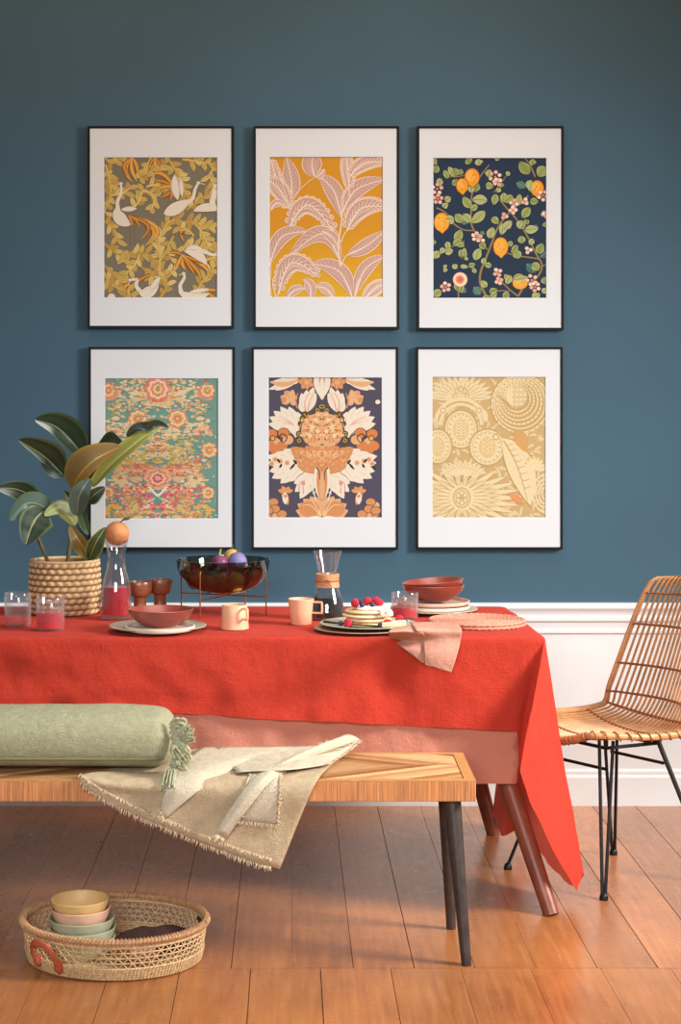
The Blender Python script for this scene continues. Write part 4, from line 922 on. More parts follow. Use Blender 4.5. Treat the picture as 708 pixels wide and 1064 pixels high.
for f_, tp in zip(feet, tops):
    b = MB(); rad = Vector((f_.x - ctr.x, f_.y - ctr.y, 0)).normalized(); tan = Vector((-rad.y, rad.x, 0))
    g = f_ + Vector((0, 0, .012))
    for s in (-1, 1): b.tube([tp + tan * s * .02 + Vector((0, 0, .022)), g + tan * s * .004], .0052, 8)
    lg = b.build('leg', M['steel'], t, world=True); b = MB(); b.lathe([(.004, .020), (.010, .016), (.0125, .008), (.0125, .0), ], 14, f_, cap1=True)
    b.build('foot_cap', M['steel'], lg, world=True)
m = MB(); order = [0, 1, 3, 2]
for k in range(4): m.tube([tops[order[k]], tops[order[(k + 1) % 4]]], .0055, 8)
lowr = [ctr + (f_ - ctr) * .53 + Vector((0, 0, ZR - .058)) for f_ in feet]
m.tube([lowr[0], lowr[1]], .005, 8); m.tube([lowr[2], lowr[3]], .005, 8)
for a in tops: m.tube([a, Vector((org.x + (a.x - org.x) * .9, org.y + (a.y - org.y) * .9, .428))], .005, 6)
m.build('leg_ring', M['steel'], t, world=True)

# =============================================================== BASKET TRAY ON THE FLOOR
bc = Vector((-.487, 4.165 - DW, 0)); ba, bbm, bh = .236, .198, .098
t = thing('basket', 'oval openwork rush basket tray with orange leather handle on the floor', 'basket', bc, math.radians(-12))
def wall(a, z):                  # flared oval wall
    k = 1 - .075 * (1 - min(z / bh, 1)) + .012 * math.sin(PI * z / bh) 
    return Vector((ba * k * math.cos(a), bbm * k * math.sin(a), z))
m = MB(); NN = 120
ring = [wall(2 * PI * k / NN, bh) for k in range(NN)]
m.tube(ring, .0075, 8, closed=True)
coil = []
for k in range(NN * 9):
    a = 2 * PI * k / (NN * 9); p = wall(a, bh); ph = k * 2 * PI / 7.0; o = Vector((math.cos(a), math.sin(a), 0)); coil.append(p + (o * math.cos(ph) + Vector((0, 0, 1)) * math.sin(ph)) * .0085)
m.tube(coil, .0023, 4, closed=True); m.build('rim', M['rushrim'], t)
m = MB()
for zz in (.006, .012, .018, .024, .030): m.tube([wall(2 * PI * k / NN, zz) for k in range(NN)], .0038, 6, closed=True)
for zz in (.090, .084): m.tube([wall(2 * PI * k / NN, zz) for k in range(NN)], .0035, 6, closed=True)
for k in range(150):
    a = 2 * PI * k / 150; o = Vector((math.cos(a), math.sin(a), 0)) * .0042
    m.tube([wall(a, .004) + o, wall(a + .01, .017) + o, wall(a + .02, .032) + o], .0016, 4)
m.build('woven_band', M['rush'], t)
m = MB()
for k in range(NN // 2):          # openwork lattice
    a = 2 * PI * k / (NN // 2); st = 2 * PI / (NN // 2)
    for sg in (1, -1):
        m.tube([wall(a, .031), wall(a + sg * st * .5, .045), wall(a + sg * st, .058), wall(a + sg * st * 1.5, .071), wall(a + sg * st * 2, .085)], .0017, 5)
for zz in (.045, .058, .071): m.tube([wall(2 * PI * k / NN, zz) for k in range(NN)], .0019, 5, closed=True)
m.build('lattice', M['rush'], t)
m = MB(); rows = []
for q in [0, .2, .4, .6, .8, .97]: rows.append([Vector((ba * .925 * q * math.cos(2 * PI * k / 60), bbm * .925 * q * math.sin(2 * PI * k / 60), .004 + .0015 * (int(q * 10) % 2))) for k in range(60)])
m.grid(rows, True); m.build('base', M['rush'], t, solid=.004)
def handle(a0, mat):
    b = MB(); o = Vector((math.cos(a0), math.sin(a0), 0)); pts = [wall(a0 - .16, .018) + o * .004, wall(a0 - .19, .05) + o * .016, wall(a0 - .12, .078) + o * .022, wall(a0, .084) + o * .024, wall(a0 + .12, .076) + o * .022, wall(a0 + .19, .046) + o * .016, wall(a0 + .17, .012) + o * .004]
    b.tube(cr(pts, 6), .0085, 8, flat=.6)
    for q in (-.165, .165): b.ball(wall(a0 + q, .03) + o * .006, .012, .012, .016, 10, 8)
    return b
handle(math.radians(240), None).build('leather_handle', M['oleather'], t)
b = MB(); a0 = math.radians(22); b.tube(cr([wall(a0 - .09, .082) * .96, wall(a0 - .06, .094) * .93, wall(a0 + .06, .094) * .93, wall(a0 + .09, .082) * .96], 5), .005, 8); b.build('far_handle', M['iron'], t)
# bowls stacked inside
def bowl_mesh(rt, rb, h, th=.0035):
    b = MB(); pr = [(0.002, 0), (rb, 0), (rb + (rt - rb) * .52, h * .3), (rb + (rt - rb) * .84, h * .65), (rt, h), (rt - th * .5, h + .0012), (rt - th, h), (rb + (rt - rb) * .84 - th, h * .66), (rb + (rt - rb) * .48 - th, h * .32), (rb - th, th + .001), (0.002, th)]
    return b.lathe(pr, 40)
base_c = on(86, 985, .006)
sx, sy = -.568, 4.155 - DW
G5 = 'small bowls stacked in the basket tray'
zc = .009
for lab, mt, rt, h, dx in [('pale sage small bowl, lowest of the stack in the basket tray', 'green2', .083, .046, .0), ('sage green small bowl second from the bottom in the basket stack', 'green1', .0835, .046, .001), ('sage green small bowl directly under the pink bowl in the basket stack', 'green1', .0825, .046, -.001),
                           ('blush pink small bowl directly under the ochre bowl in the basket stack', 'pinkbowl', .075, .046, -.004), ('ochre yellow small bowl, topmost of the stack in the basket tray', 'ochre', .0735, .044, -.006)]:
    q = thing('small_bowl', lab, 'bowl', (sx + dx, sy, zc), 0, G5); bowl_mesh(rt, rt * .70, h).build('bowl_body', M[mt], q); zc += .0245
def rag(name, mat, label, c, L, W, Hh, rz, seed, turns=2):
    m = MB(); rows = []
    for i in range(25):
        u = i / 24; row = []
        for k in range(20):
            a = 2 * PI * k / 20; q = 1 + .35 * nz(u * 5 + seed, math.cos(a) * 1.5, math.sin(a) * 1.5); e = max(.03, math.sin(PI * min(max(u, .015), .985))) ** .5
            x = (u - .5) * L; y = W * .5 * math.cos(a) * q * e; z = Hh * .5 * (1 + math.sin(a) * min(q, 1.15) * e)
            row.append(Vector((c[0] + x * math.cos(rz) - y * math.sin(rz), c[1] + x * math.sin(rz) + y * math.cos(rz), c[2] + max(0, z))))
        rows.append(row)
    m.grid(rows, True); m.f.append(list(range(20))); m.c.append(None); m.f.append([24 * 20 + k for k in range(20)]); m.c.append(None)
    return tag(m.build(name, mat, sharp=0), label, 'napkin')
rag('folded_cloth', M['brownrag'], 'crumpled dark brown linen cloth lying in the basket tray', (-.382, 4.20 - DW, .009), .22, .17, .048, .25, 3)
rag('rolled_napkin', M['napkin'], 'rolled dusty pink napkin between the bowls and dark cloth in the basket', (-.43, 4.085 - DW, .009), .13, .055, .055, -.35, 8)
# =============================================================== TABLE SETTING
T0 = TZ + .0012
def spot(px, py, z=T0): p = on(px, py, z); return Vector((p.x, p.y, z))
# ---- potted rubber plant
pc = Vector((-.762, 5.17 - DW, T0)); t = thing('potted_plant', 'rubber plant with glossy dark leaves in a woven seagrass pot', 'plant', pc)
m = MB(); RW, SG, n_r = .109, 26, 9; hp = .166; NA = SG * 6; NZ = n_r * 6
rows = []; cols_ = []
for i in range(NZ + 1):
    z = hp * i / NZ; row = []; crw = []
    fz = (z / hp * n_r) % 1.0; kz = int(z / hp * n_r)
    env = math.sin(PI * fz) ** .7
    for k in range(NA):
        a = 2 * PI * k / NA; sh = (fz - .5) * 1.6 * (1 if kz % 2 else -1)
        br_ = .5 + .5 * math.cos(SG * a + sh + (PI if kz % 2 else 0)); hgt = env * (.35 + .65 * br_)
        rr = RW * (.97 + .05 * math.sin(PI * (z / hp) ** .8 * .9)) + .0075 * hgt - .003
        row.append(Vector((rr * math.cos(a), rr * math.sin(a), z))); crw.append(hgt)
    rows.append(row); cols_.append(crw)
for i in range(NZ):
    for k in range(NA):
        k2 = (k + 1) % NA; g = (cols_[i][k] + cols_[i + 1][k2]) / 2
        c = [lerp(x, y, min(1, g * 1.7)) for x, y in zip((120, 80, 46), (226, 190, 142))]  # hollow shade painted into the weave: deeper means darker
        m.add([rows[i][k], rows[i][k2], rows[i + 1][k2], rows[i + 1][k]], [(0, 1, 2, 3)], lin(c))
pot = m.build('woven_pot', M['seagrass'], t, sharp=0)
m = MB(); m.tube([((RW - .003) * math.cos(2 * PI * k / 60), (RW - .003) * math.sin(2 * PI * k / 60), hp) for k in range(60)], .005, 8, closed=True, col=lin((216, 182, 136)))
m.lathe([(RW - .006, hp - .002), (RW - .008, .02)], 40, col=lin((150, 110, 70))); m.build('pot_rim', M['seagrass'], t)
m = MB(); m.lathe([(.001, hp - .022), (.05, hp - .02), (RW - .012, hp - .026), (RW - .012, hp - .045)], 36); m.build('soil', M['soil'], t)
def PL(px, py, dy=0.0): return at(px, py, 5.17 + dy)
def stem(pts, r0, r1, mt):
    b = MB(); P_ = cr([PL(*p) for p in pts], 6); b.tube(P_, [lerp(r0, r1, i / (len(P_) - 1)) for i in range(len(P_))], 9); b.build('stem', mt, t, world=True)
stem([(70, 590), (72, 570), (75, 548), (79, 528), (80, 508)], .0075, .005, M['stemg']); stem([(53, 592), (45, 572), (37, 553), (36, 542)], .0065, .0045, M['stemg'])
stem([(78, 532), (86, 515), (94, 500), (100, 490)], .006, .004, M['stemy']); stem([(83, 594), (88, 583), (94, 577)], .004, .003, M['stemg']); stem([(36, 543), (40, 536), (46, 531)], .004, .003, M['stemy'])
stem([(76, 545), (70, 535), (60, 530)], .004, .003, M['stemy']); stem([(80, 512), (80, 490), (86, 470)], .005, .003, M['stemg'])
stem([(79, 515), (74, 500), (66, 492)], .004, .003, M['stemy'])
GD, GL, GS = (26, 42, 31), (140, 156, 108), (80, 106, 90)
def leaf3(spine, wl, wr, mt, fold=.25, cen=GL, body=GD, edge=None, nrm=(0, -1, 0), n=8, tipk=.9, undul=0):
    """spine: (px,py,dy) points base->tip; wl/wr half widths in metres left/right of travel; fold lifts the sides toward the eye"""
    P_ = cr([PL(*p) for p in spine], n); m_ = len(P_); b = MB(); rows = []; nr = Vector(nrm).normalized()
    W = [-1, -.82, -.55, -.25, -.05, .05, .25, .55, .82, 1]
    cs = []
    for i, p in enumerate(P_):
        u = i / (m_ - 1); d = (P_[min(i + 1, m_ - 1)] - P_[max(i - 1, 0)]).normalized(); s = d.cross(nr).normalized(); nn = s.cross(d).normalized()
        h = (math.sin(PI * min(1, u ** .82)) ** .72) if u > 0 else 0; h = max(h, .02) if u < 1 else 0.01
        row = []
        for w in W:
            ww = (wl if w < 0 else wr) * h * abs(w)
            f_ = fold * ww * (1 + .25 * abs(w)) + undul * math.sin(u * 9 + (2 if w < 0 else 0)) * abs(w) * h
            row.append(p + s * (ww * (1 if w > 0 else -1)) + nn * f_)
        rows.append(row)
    nW = len(W); edge = edge or (96, 112, 72); eg = edge
    for i in range(m_ - 1):
        for k in range(nW - 1):
            c = cen if k == 4 else (eg if k in (0, 8) and edge else body)
            if k in (2, 6): c = tuple(lerp(x, y, .25) for x, y in zip(body, GS))
            b.add([rows[i][k], rows[i][k + 1], rows[i + 1][k + 1], rows[i + 1][k]], [(0, 1, 2, 3)], lin(c))
    vs = {}; # weld shared corners so the blade shades smoothly
    nv = []; idx = {}
    for f_ in b.f:
        for q in range(4):
            v = b.v[f_[q]]; key = (round(v.x, 6), round(v.y, 6), round(v.z, 6))
            if key not in idx: idx[key] = len(nv); nv.append(v)
            f_[q] = idx[key]
    b.v = nv
    b.build('leaf', mt, t, world=True, sharp=0)
L_, LB, LY = M['leaf'], M['leafb'], M['leafy']
leaf3([(86, 474, .02), (74, 458, .03), (57, 443, .02), (36, 436, -.02)], .030, .062, L_, .25, edge=(70, 90, 60))
leaf3([(66, 494, -.01), (52, 480, -.01), (38, 469, -.03), (19, 457, -.06)], .016, .062, L_, .3, edge=(90, 104, 66))
leaf3([(68, 492, .03), (56, 488, .03), (43, 480, .02)], .024, .01, L_, .1, cen=GD)
leaf3([(75, 508, -.04), (84, 492, -.07), (100, 477, -.08), (126, 464, -.06)], .062, .026, LB, -.2, cen=(184, 160, 80), body=(136, 102, 50), edge=(150, 120, 60))
leaf3([(99, 470, .02), (108, 459, .01), (116, 452, .0), (131, 465, -.02)], .012, .046, L_, .15, cen=(40, 40, 36), body=(32, 34, 32))
leaf3([(86, 500, .0), (98, 488, -.0), (112, 478, -.02), (126, 463, -.02)], .024, .020, L_, .3, body=(34, 38, 32), cen=(60, 60, 46))
leaf3([(96, 506, -.02), (112, 486, -.04), (134, 466, -.05), (152, 452, -.04), (166, 445, -.02)], .030, .018, LY, .3, cen=(196, 196, 110), body=(142, 138, 62), edge=(160, 164, 86))
leaf3([(132, 454, -.07), (142, 446, -.075), (154, 445, -.075), (164, 441, -.07), (175, 444, -.06)], .022, .010, L_, .2, cen=(40, 40, 36), body=(32, 33, 32), undul=.004)
leaf3([(91, 522, -.02), (98, 514, -.03), (109, 506, -.03)], .020, .026, L_, .2, body=(34, 40, 36), edge=(130, 150, 80))
leaf3([(80, 536, -.03), (81, 520, -.05), (86, 508, -.06), (94, 497, -.05)], .030, .034, L_, .2, cen=(160, 170, 110), body=(84, 104, 100))
leaf3([(40, 524, .03), (30, 514, .02), (16, 508, 0), (-3, 507, -.04)], .036, .034, L_, .1, cen=(150, 150, 80), body=(38, 42, 42))
leaf3([(50, 531, -.02), (40, 524, -.04), (26, 524, -.06), (10, 541, -.09)], .030, .036, L_, -.2, cen=(150, 166, 130), body=(86, 110, 98))
leaf3([(45, 531, -.03), (38, 538, -.06), (32, 549, -.09), (27, 566, -.10)], .060, .046, L_, .15, cen=(170, 170, 100), body=(40, 54, 44))
leaf3([(78, 546, -.02), (70, 534, -.03), (60, 528, -.03), (46, 536, -.05)], .026, .030, LY, -.15, cen=(196, 196, 130), body=(166, 170, 112))
leaf3([(93, 580, -.04), (86, 568, -.06), (80, 558, -.07), (73, 546, -.06)], .028, .022, LB, .2, cen=(196, 180, 90), body=(130, 98, 50), edge=(140, 140, 70))
leaf3([(93, 581, -.04), (97, 570, -.06), (102, 560, -.07), (110, 548, -.06)], .024, .030, L_, .3, cen=(180, 184, 90), body=(60, 76, 44), edge=(150, 150, 70))
leaf3([(78, 535, .02), (72, 520, .03), (66, 510, .03)], .02, .02, L_, .2)
leaf3([(84, 530, .02), (88, 545, -.02), (92, 556, -.03)], .016, .016, L_, .2, body=(60, 80, 44))

# ---- glasses
def tumbler(px, py, name, label, r, h, level, jm, ribs=22, taper=.96):
    q = thing('drinking_glass', label, 'glass', spot(px, py), 0, 'ribbed drinking glasses on the tablecloth')
    b = MB(); NA = ribs * 4; rows = []
    for z, k, w in [(0, .90, 0), (0, .97, .3), (.004, 1, 1), (h * .5, 1, 1), (h * .86, 1, 1), (h * .9, 1, .2), (h, 1, 0), (h + .0008, .985, 0), (h, .97, 0), (h * .5, .955, 0), (.007, .94, 0), (.006, .5, 0), (.006, .01, 0)]:
        rk = lerp(taper, 1, z / h) if taper < 1 else 1
        rows.append([Vector((r * rk * k * (1 + .016 * w * math.cos(ribs * 2 * PI * j / NA)) * math.cos(2 * PI * j / NA), r * rk * k * (1 + .016 * w * math.cos(ribs * 2 * PI * j / NA)) * math.sin(2 * PI * j / NA), z)) for j in range(NA)])
    b.grid(rows, True); b.f.append(list(range(NA - 1, -1, -1))); b.c.append(None); b.build('tumbler', M['ribglass'], q)
    if level:
        b = MB(); rr = r * .945 * lerp(taper, 1, .3); b.lathe([(.001, .0065), (rr * .98, .0065), (rr, .012), (rr * 1.01, level), (.001, level)], 36); b.build('juice', jm, q, sharp=30)
tumbler(18.5, 650.5, '', 'nearly empty ribbed glass at the far left edge beside the seagrass pot', .0395, .098, .028, M['palej'])
tumbler(52.5, 654.5, '', 'short ribbed glass half full of red juice in front of the seagrass pot', .0415, .094, .052, M['pinkj'])
tumbler(421, 643, '', 'short ribbed glass of pink juice between pancakes and the plate stack', .041, .080, .036, M['pinkj'])
# ---- carafe with fruit
cp = spot(121, 643); t = thing('carafe', 'tall waisted glass carafe half full of red juice', 'carafe', cp)
pr = [(.042, 0), (.047, .003), (.048, .010), (.0465, .06), (.044, .095), (.038, .125), (.030, .152), (.0268, .175), (.0268, .19), (.0285, .205), (.033, .228), (.0362, .242)]
ins = [(max(a - .003, .002), b + (.006 if b < .01 else 0)) for a, b in pr[2:]]
m = MB(); m.lathe([(.001, 0)] + pr + [(.035, .243)] + ins[::-1] + [(.001, .014)], 40); m.build('glass_body', M['glass'], t)
m = MB(); m.lathe([(.001, .0155), (.0435, .0155), (.0428, .06), (.0405, .095), (.0398, .099), (.001, .099)], 36); m.build('juice', M['juice'], t, sharp=30)
q = thing('clementine', 'small dimpled orange fruit with a green leaf set in the carafe mouth', 'fruit', cp + Vector((.002, 0, .262)))
m = MB(); m.ball((0, 0, 0), .0375, .0375, .0375, 32, 20, lambda d: 1 + .012 * nz(d.x * 14, d.y * 14, d.z * 14)); m.build('peel', M['cork'], q)
m = MB(); m.tube([(.012, -.01, .034), (.018, -.012, .042)], .002, 6); m.build('stalk', M['stemg'], q)
m = MB(); P_ = [(.016, -.012, .040), (.026, -.014, .045), (.036, -.014, .046), (.046, -.014, .050)]
m.grid([[Vector(p) + Vector((0, -.003, -.004 * k)), Vector(p), Vector(p) + Vector((0, .003, .005 * k))] for p, k in zip(P_, (.3, 1, 1, .1))]); m.build('leaf', M['stemg'], q, solid=.0008)
# ---- walnut cups
q = thing('wooden_cup', 'turned dark wooden stem cup beside the carafe', 'cup', spot(145.5, 638.5), 0, 'turned wooden stem cups')
pr = [(.001, 0), (.026, 0), (.0265, .004), (.0205, .014), (.0195, .050), (.0215, .056), (.031, .060), (.0380, .074), (.0395, .096), (.0375, .1035), (.036, .1035), (.034, .096), (.030, .080), (.015, .070), (.001, .068)]
m = MB(); m.lathe(pr, 36); m.build('cup_body', M['walnut'], q)
m = MB(); m.tube([(.0398 * math.cos(2 * PI * k / 40), .0398 * math.sin(2 * PI * k / 40), .094) for k in range(40)], .0012, 5, closed=True); m.build('rim_band', M['terra'], q)
dup(q, spot(166.5, 635.8), .6, 'turned dark wooden stem cup standing right of its twin, nearer the glass bowl')
# ---- plates and bowls
def plate(px, py, z, R, lab, mt, h=.016, grp='dinner plates on the table', cat='plate', dx=0):
    c = spot(px, py, z); q = thing('plate', lab, cat, c, 0, grp); b = MB()
    b.lathe([(.001, 0), (R * .62, 0), (R * .66, .002), (R * .94, h * .78), (R, h), (R - .001, h + .0018), (R * .94, h + .001), (R * .66, .0075), (R * .6, .0055), (.001, .0055)], 56); b.build('plate_body', mt, q); return q
def flatplate(px, py, z, R, lab, mt, h=.014, grp='dinner plates on the table'):
    c = spot(px, py, z); q = thing('plate', lab, 'plate', c, 0, grp); b = MB()
    b.lathe([(.001, 0), (R * .9, 0), (R * .97, .003), (R, .007), (R, h), (R - .0025, h + .001), (R - .005, h), (R * .94, .007), (R * .9, .0052), (.001, .005)], 56); b.build('plate_body', mt, q); return q
def bowl(c, R, rb, h, lab, mt, tilt=0, grp='oxblood red bowls'):
    q = thing('bowl', lab, 'bowl', c, 0, grp); q.rotation_euler = (0, tilt, 0); b = MB(); th = .005
    b.lathe([(.001, 0), (rb, 0), (rb + .002, .003), (rb + (R - rb) * .55, h * .34), (rb + (R - rb) * .85, h * .68), (R, h), (R - th * .4, h + .0018), (R - th, h), (rb + (R - rb) * .83 - th, h * .68), (rb + (R - rb) * .5 - th, h * .37), (rb * .8, th + .002), (.001, th)], 56); b.build('bowl_body', mt, q); return q
p = spot(164, 655.5)
plate(164, 655.5, T0, .141, 'large speckled green-grey plate under the red bowl beside the carafe', M['speckle'])
flatplate(166.5, 655, T0 + .0075, .1, 'small bone white plate directly under the red bowl beside the carafe', M['bone'])
cb = spot(167, 655.5); bowl(Vector((cb.x, cb.y + .005, T0 + .0135)), .0965, .046, .049, 'oxblood red bowl on a white plate beside the carafe', M['terra'])
# plate stack right
sx_, sy_ = .404, 5.19 - DW
def st(z): return Vector((sx_, sy_, z))
def pl_at(c, R, lab, mt, flat=False, h=.014):
    fn = flatplate if flat else plate
    q = fn(300, 650, T0, R, lab, mt, h); q.location = c; return q
pl_at(st(T0), .141, 'speckled green-grey plate at the bottom of the stack under red bowls', M['speckle'], h=.012)
pl_at(st(T0 + .0085), .116, 'bone white plate in the middle of the stack under red bowls', M['bone'], True, .014)
pl_at(st(T0 + .0235), .116, 'blush plate on top of the stack directly under the red bowls', M['blush'], True, .014)
bowl(st(T0 + .0385), .099, .052, .048, 'lower oxblood red bowl resting on the stacked plates', M['terra'])
bowl(st(T0 + .050) + Vector((.003, .002, .001)), .098, .050, .048, 'upper oxblood red bowl nested tilted in the bowl on the stacked plates', M['terra'], -.09)
# ---- smoked bowl on a brass stand
bc_ = Vector((-.2615, 5.17 - DW, T0)); zb0, zrim = .064, .170
t = thing('footed_bowl', 'smoked glass bowl on a thin brass four-legged stand, holding figs', 'bowl', bc_)
R = .1475; pr = [(.001, zb0), (.05, zb0 + .002), (.088, zb0 + .012), (.118, zb0 + .030), (.137, zb0 + .055), (.145, zb0 + .080), (R, zrim)]
m = MB(); m.lathe(pr + [(R - .003, zrim + .001)] + [(max(a - .004, .001), b + .0035) for a, b in pr[-2::-1]], 56); m.build('glass_bowl', M['smoke'], t)
m = MB(); angs = [math.radians(q) for q in (155, 245, 335, 65)]
for a in angs:
    o = Vector((math.cos(a), math.sin(a), 0))
    m.tube([o * .1515 + Vector((0, 0, z)) for z in (0, .05, .10, .128)] + [o * .150 + Vector((0, 0, .138)), o * .1485 + Vector((0, 0, .142))], .0023, 8)
for k in (0, 1):
    o = Vector((math.cos(angs[k]), math.sin(angs[k]), 0)) * .1515; m.tube([o + Vector((0, 0, .0575 - .004 * k)), -o + Vector((0, 0, .0575 - .004 * k))], .0021, 8)
m.build('brass_stand', M['brass'], t)
G7 = 'fruit in the smoked glass bowl'
def fruit(dx, dy, dz, r_, lab, mt, name='fig', sz=1.0, stem_=True, rx=0):
    q = thing(name, lab, 'fruit', bc_ + Vector((dx, dy, dz)), rx, G7)
    b = MB(); b.ball((0, 0, 0), r_, r_, r_ * sz, 20, 14, lambda d: (1 - .30 * max(0, d.z) ** 2) if name == 'fig' else (1 + .02 * nz(d.x * 3, d.y * 3, d.z * 3))); b.build('skin', mt, q)
    if stem_: b = MB(); b.tube([(0, 0, r_ * sz * .66), (.001, 0, r_ * sz * .66 + .012), (.004, 0, r_ * sz * .66 + .022)], [.004, .003, .0025], 7); b.build('stalk', M['stemg'] if name != 'fig' else M['stemy'], q)
Z0 = zb0 + .004
fruit(-.008, -.055, zrim - .006, .027, 'pink-purple fig standing highest at the front of the bowl', M['fig'], 'fig', 1.15, rx=.3)
fruit(.046, -.035, zrim - .006, .031, 'dusty lilac plum heaped beside the pink fig in the bowl', M['plum'], 'plum')
fruit(.026, .035, zrim + .002, .026, 'yellow fruit peeping out behind the plum in the bowl', M['pear'], 'pear', 1.05)
inner = [(-.085, -.01, .060, .034, 'olive'), (-.035, .055, .050, .036, 'olive'), (.085, .015, .060, .034, 'olive'), (-.04, -.062, .052, .030, 'olive'), (.042, -.070, .054, .030, 'pear'), (.0, .0, .036, .032, 'pear'), (.04, .075, .056, .03, 'olive'), (-.086, .055, .066, .026, 'olive')]
lbl = ['dark green fig by the left wall of the smoked bowl', 'dark green fig at the back left inside the smoked bowl', 'dark green fig by the right wall of the smoked bowl', 'dark green fig at the front left inside the smoked bowl', 'yellow fruit at the front right inside the smoked bowl', 'yellow fruit at the bottom of the smoked bowl', 'dark green fig at the back right inside the smoked bowl', 'small dark green fig far back left by the bowl rim']
for (dx, dy, dz, r_, k), lb in zip(inner, lbl): fruit(dx, dy, zb0 + dz - .014, r_, lb, M[k], 'fig' if k != 'pear' else 'pear', 1.05, False)
# ---- mugs
def mug(px, py, rb, rt, h, ang, lab):
    q = thing('mug', lab, 'mug', spot(px, py), 0, 'peach ceramic mugs'); b = MB()
    b.lathe([(.001, 0), (rb - .002, 0), (rb, .002), (lerp(rb, rt, .5), h * .5), (rt, h - .001), (rt - .0015, h + .0006), (rt - .003, h - .001), (lerp(rb, rt, .5) - .003, h * .5), (rb - .004, .006), (.001, .005)], 40); b.build('mug_body', M['peach'], q)
    b = MB(); o = Vector((math.cos(ang), math.sin(ang), 0)); r1 = lerp(rb, rt, .85) - .0015; r2 = lerp(rb, rt, .42) - .0015; Lh = .026
    P_ = [o * r1 + Vector((0, 0, h * .88)), o * (rt + Lh * .8) + Vector((0, 0, h * .88)), o * (rt + Lh) + Vector((0, 0, h * .84)), o * (rt + Lh) + Vector((0, 0, h * .50)), o * (rt + Lh * .8) + Vector((0, 0, h * .46)), o * r2 + Vector((0, 0, h * .46))]
    b.tube(cr(P_, 4), .0042, 8, flat=.8); b.build('handle', M['peach'], q)
mug(244, 653.5, .0415, .0365, .071, math.radians(-52), 'peach ceramic mug with wide base in front of the glass bowl')
mug(313, 648.5, .0315, .039, .076, math.radians(-18), 'peach ceramic mug with narrow base beside the coffee maker')
# ---- coffee maker
t = thing('coffee_maker', 'hourglass glass coffee maker with blond wooden collar, half full of black coffee', 'coffee maker', spot(340.5, 643))
S = .207; pr = [(.050, 0), (.0545, .004), (.0545, .012), (.047, .055), (.036, .088), (.027, .108), (.0225, .118), (.0235, .128), (.030, .155), (.0435, S)]
m = MB(); m.lathe([(.001, 0)] + pr + [(.042, S + .001)] + [(a - .0025, b + .003) for a, b in pr[-2:0:-1]] + [(.001, .006)], 44); m.build('glass_body', M['glass'], t)
m = MB(); m.lathe([(.001, .008), (.0505, .008), (.0515, .014), (.0445, .055), (.0395, .068), (.001, .068)], 36); m.build('coffee', M['coffee'], t, sharp=30)
m = MB(); m.lathe([(.0375, .098), (.0355, .110), (.0345, .118), (.0355, .126), (.0365, .138), (.033, .139), (.026, .128), (.0245, .118), (.026, .108), (.034, .097), (.0375, .098)], 36); m.build('wooden_collar', M['collar'], t)
m = MB(); m.tube([(.0358 * math.cos(2 * PI * k / 40), .0358 * math.sin(2 * PI * k / 40), .118) for k in range(40)], .0022, 6, closed=True)
m.tube(cr([(-.01, -.036, .118), (-.004, -.040, .116), (.006, -.041, .110), (.012, -.041, .100)], 4), .0022, 6); m.tube(cr([(-.008, -.037, .119), (0, -.041, .122), (.008, -.040, .117), (.002, -.041, .112)], 4), .002, 6); m.build('leather_tie', M['leather'], t)
# ---- pancakes
pp = spot(376, 655, T0)
pq = plate(376, 655, T0, .140, 'brown rimmed large plate under the pancake plate', M['brownplate'], .008); 
pu = plate(382, 652, T0 + .0065, .140, 'green-grey glazed plate carrying the pancake stack', M['speckle'], .012); pu.location = (pp.x + .018, pp.y + .012, T0 + .0085)
pz = T0 + .0155; pcx, pcy = pp.x + .016, pp.y + .010
for k, (lab, dx, R_) in enumerate([('bottom pancake of the stack under the berries', 0, .070), ('second pancake from the bottom of the berry topped stack', .004, .066), ('third pancake up, just below the top one of the berry stack', -.003, .068), ('top pancake of the stack, under cream and berries', .002, .066)]):
    q = thing('pancake', lab, 'pancake', (pcx + dx, pcy, pz + k * .0118), k * 1.3, 'stacked pancakes'); b = MB()
    NA = 44; rows = []
    for rr, z in [(.001, .0), (.8, 0), (.95, .0015), (1.0, .0055), (.95, .0095), (.85, .0112), (.5, .0112), (.001, .0108)]:
        rows.append([Vector((R_ * rr * (1 + .03 * nz(3 * math.cos(2 * PI * j / NA) + k * 7, 3 * math.sin(2 * PI * j / NA))) * math.cos(2 * PI * j / NA), R_ * rr * (1 + .03 * nz(3 * math.cos(2 * PI * j / NA) + k * 7, 3 * math.sin(2 * PI * j / NA))) * math.sin(2 * PI * j / NA), z)) for j in range(NA)])
    b.grid(rows[:1] + rows[1:], True); b.build('cake', M['pancake'], q)
    b = MB(); b.grid([[p * 1.004 if abs(p.z - .0055) < .001 else p + Vector((p.x, p.y, 0)) * .004 for p in rw] for rw in rows[2:5]], True); b.build('pale_edge', M['crumb'], q)
pt = pz + 4 * .0118
m = MB(); q = thing('cream_dollop', 'white whipped cream spread on top of the pancake stack', 'cream', (pcx + .012, pcy - .005, pt))
NA = 40; rows = []
for rr, z in [(1, 0), (1.03, .004), (.9, .009), (.6, .0115), (.3, .011), (.01, .0105)]:
    rows.append([Vector((.052 * rr * (1 + .22 * nz(2 * math.cos(2 * PI * j / NA), 2 * math.sin(2 * PI * j / NA), 3)) * math.cos(2 * PI * j / NA), .050 * rr * (1 + .2 * nz(2 * math.cos(2 * PI * j / NA), 2 * math.sin(2 * PI * j / NA), 3)) * math.sin(2 * PI * j / NA), z + .002 * nz(4 * math.cos(2 * PI * j / NA) * rr, 4 * math.sin(2 * PI * j / NA) * rr))) for j in range(NA)])
m.grid(rows, True); m.f.append(list(range(NA - 1, -1, -1))); m.c.append(None)
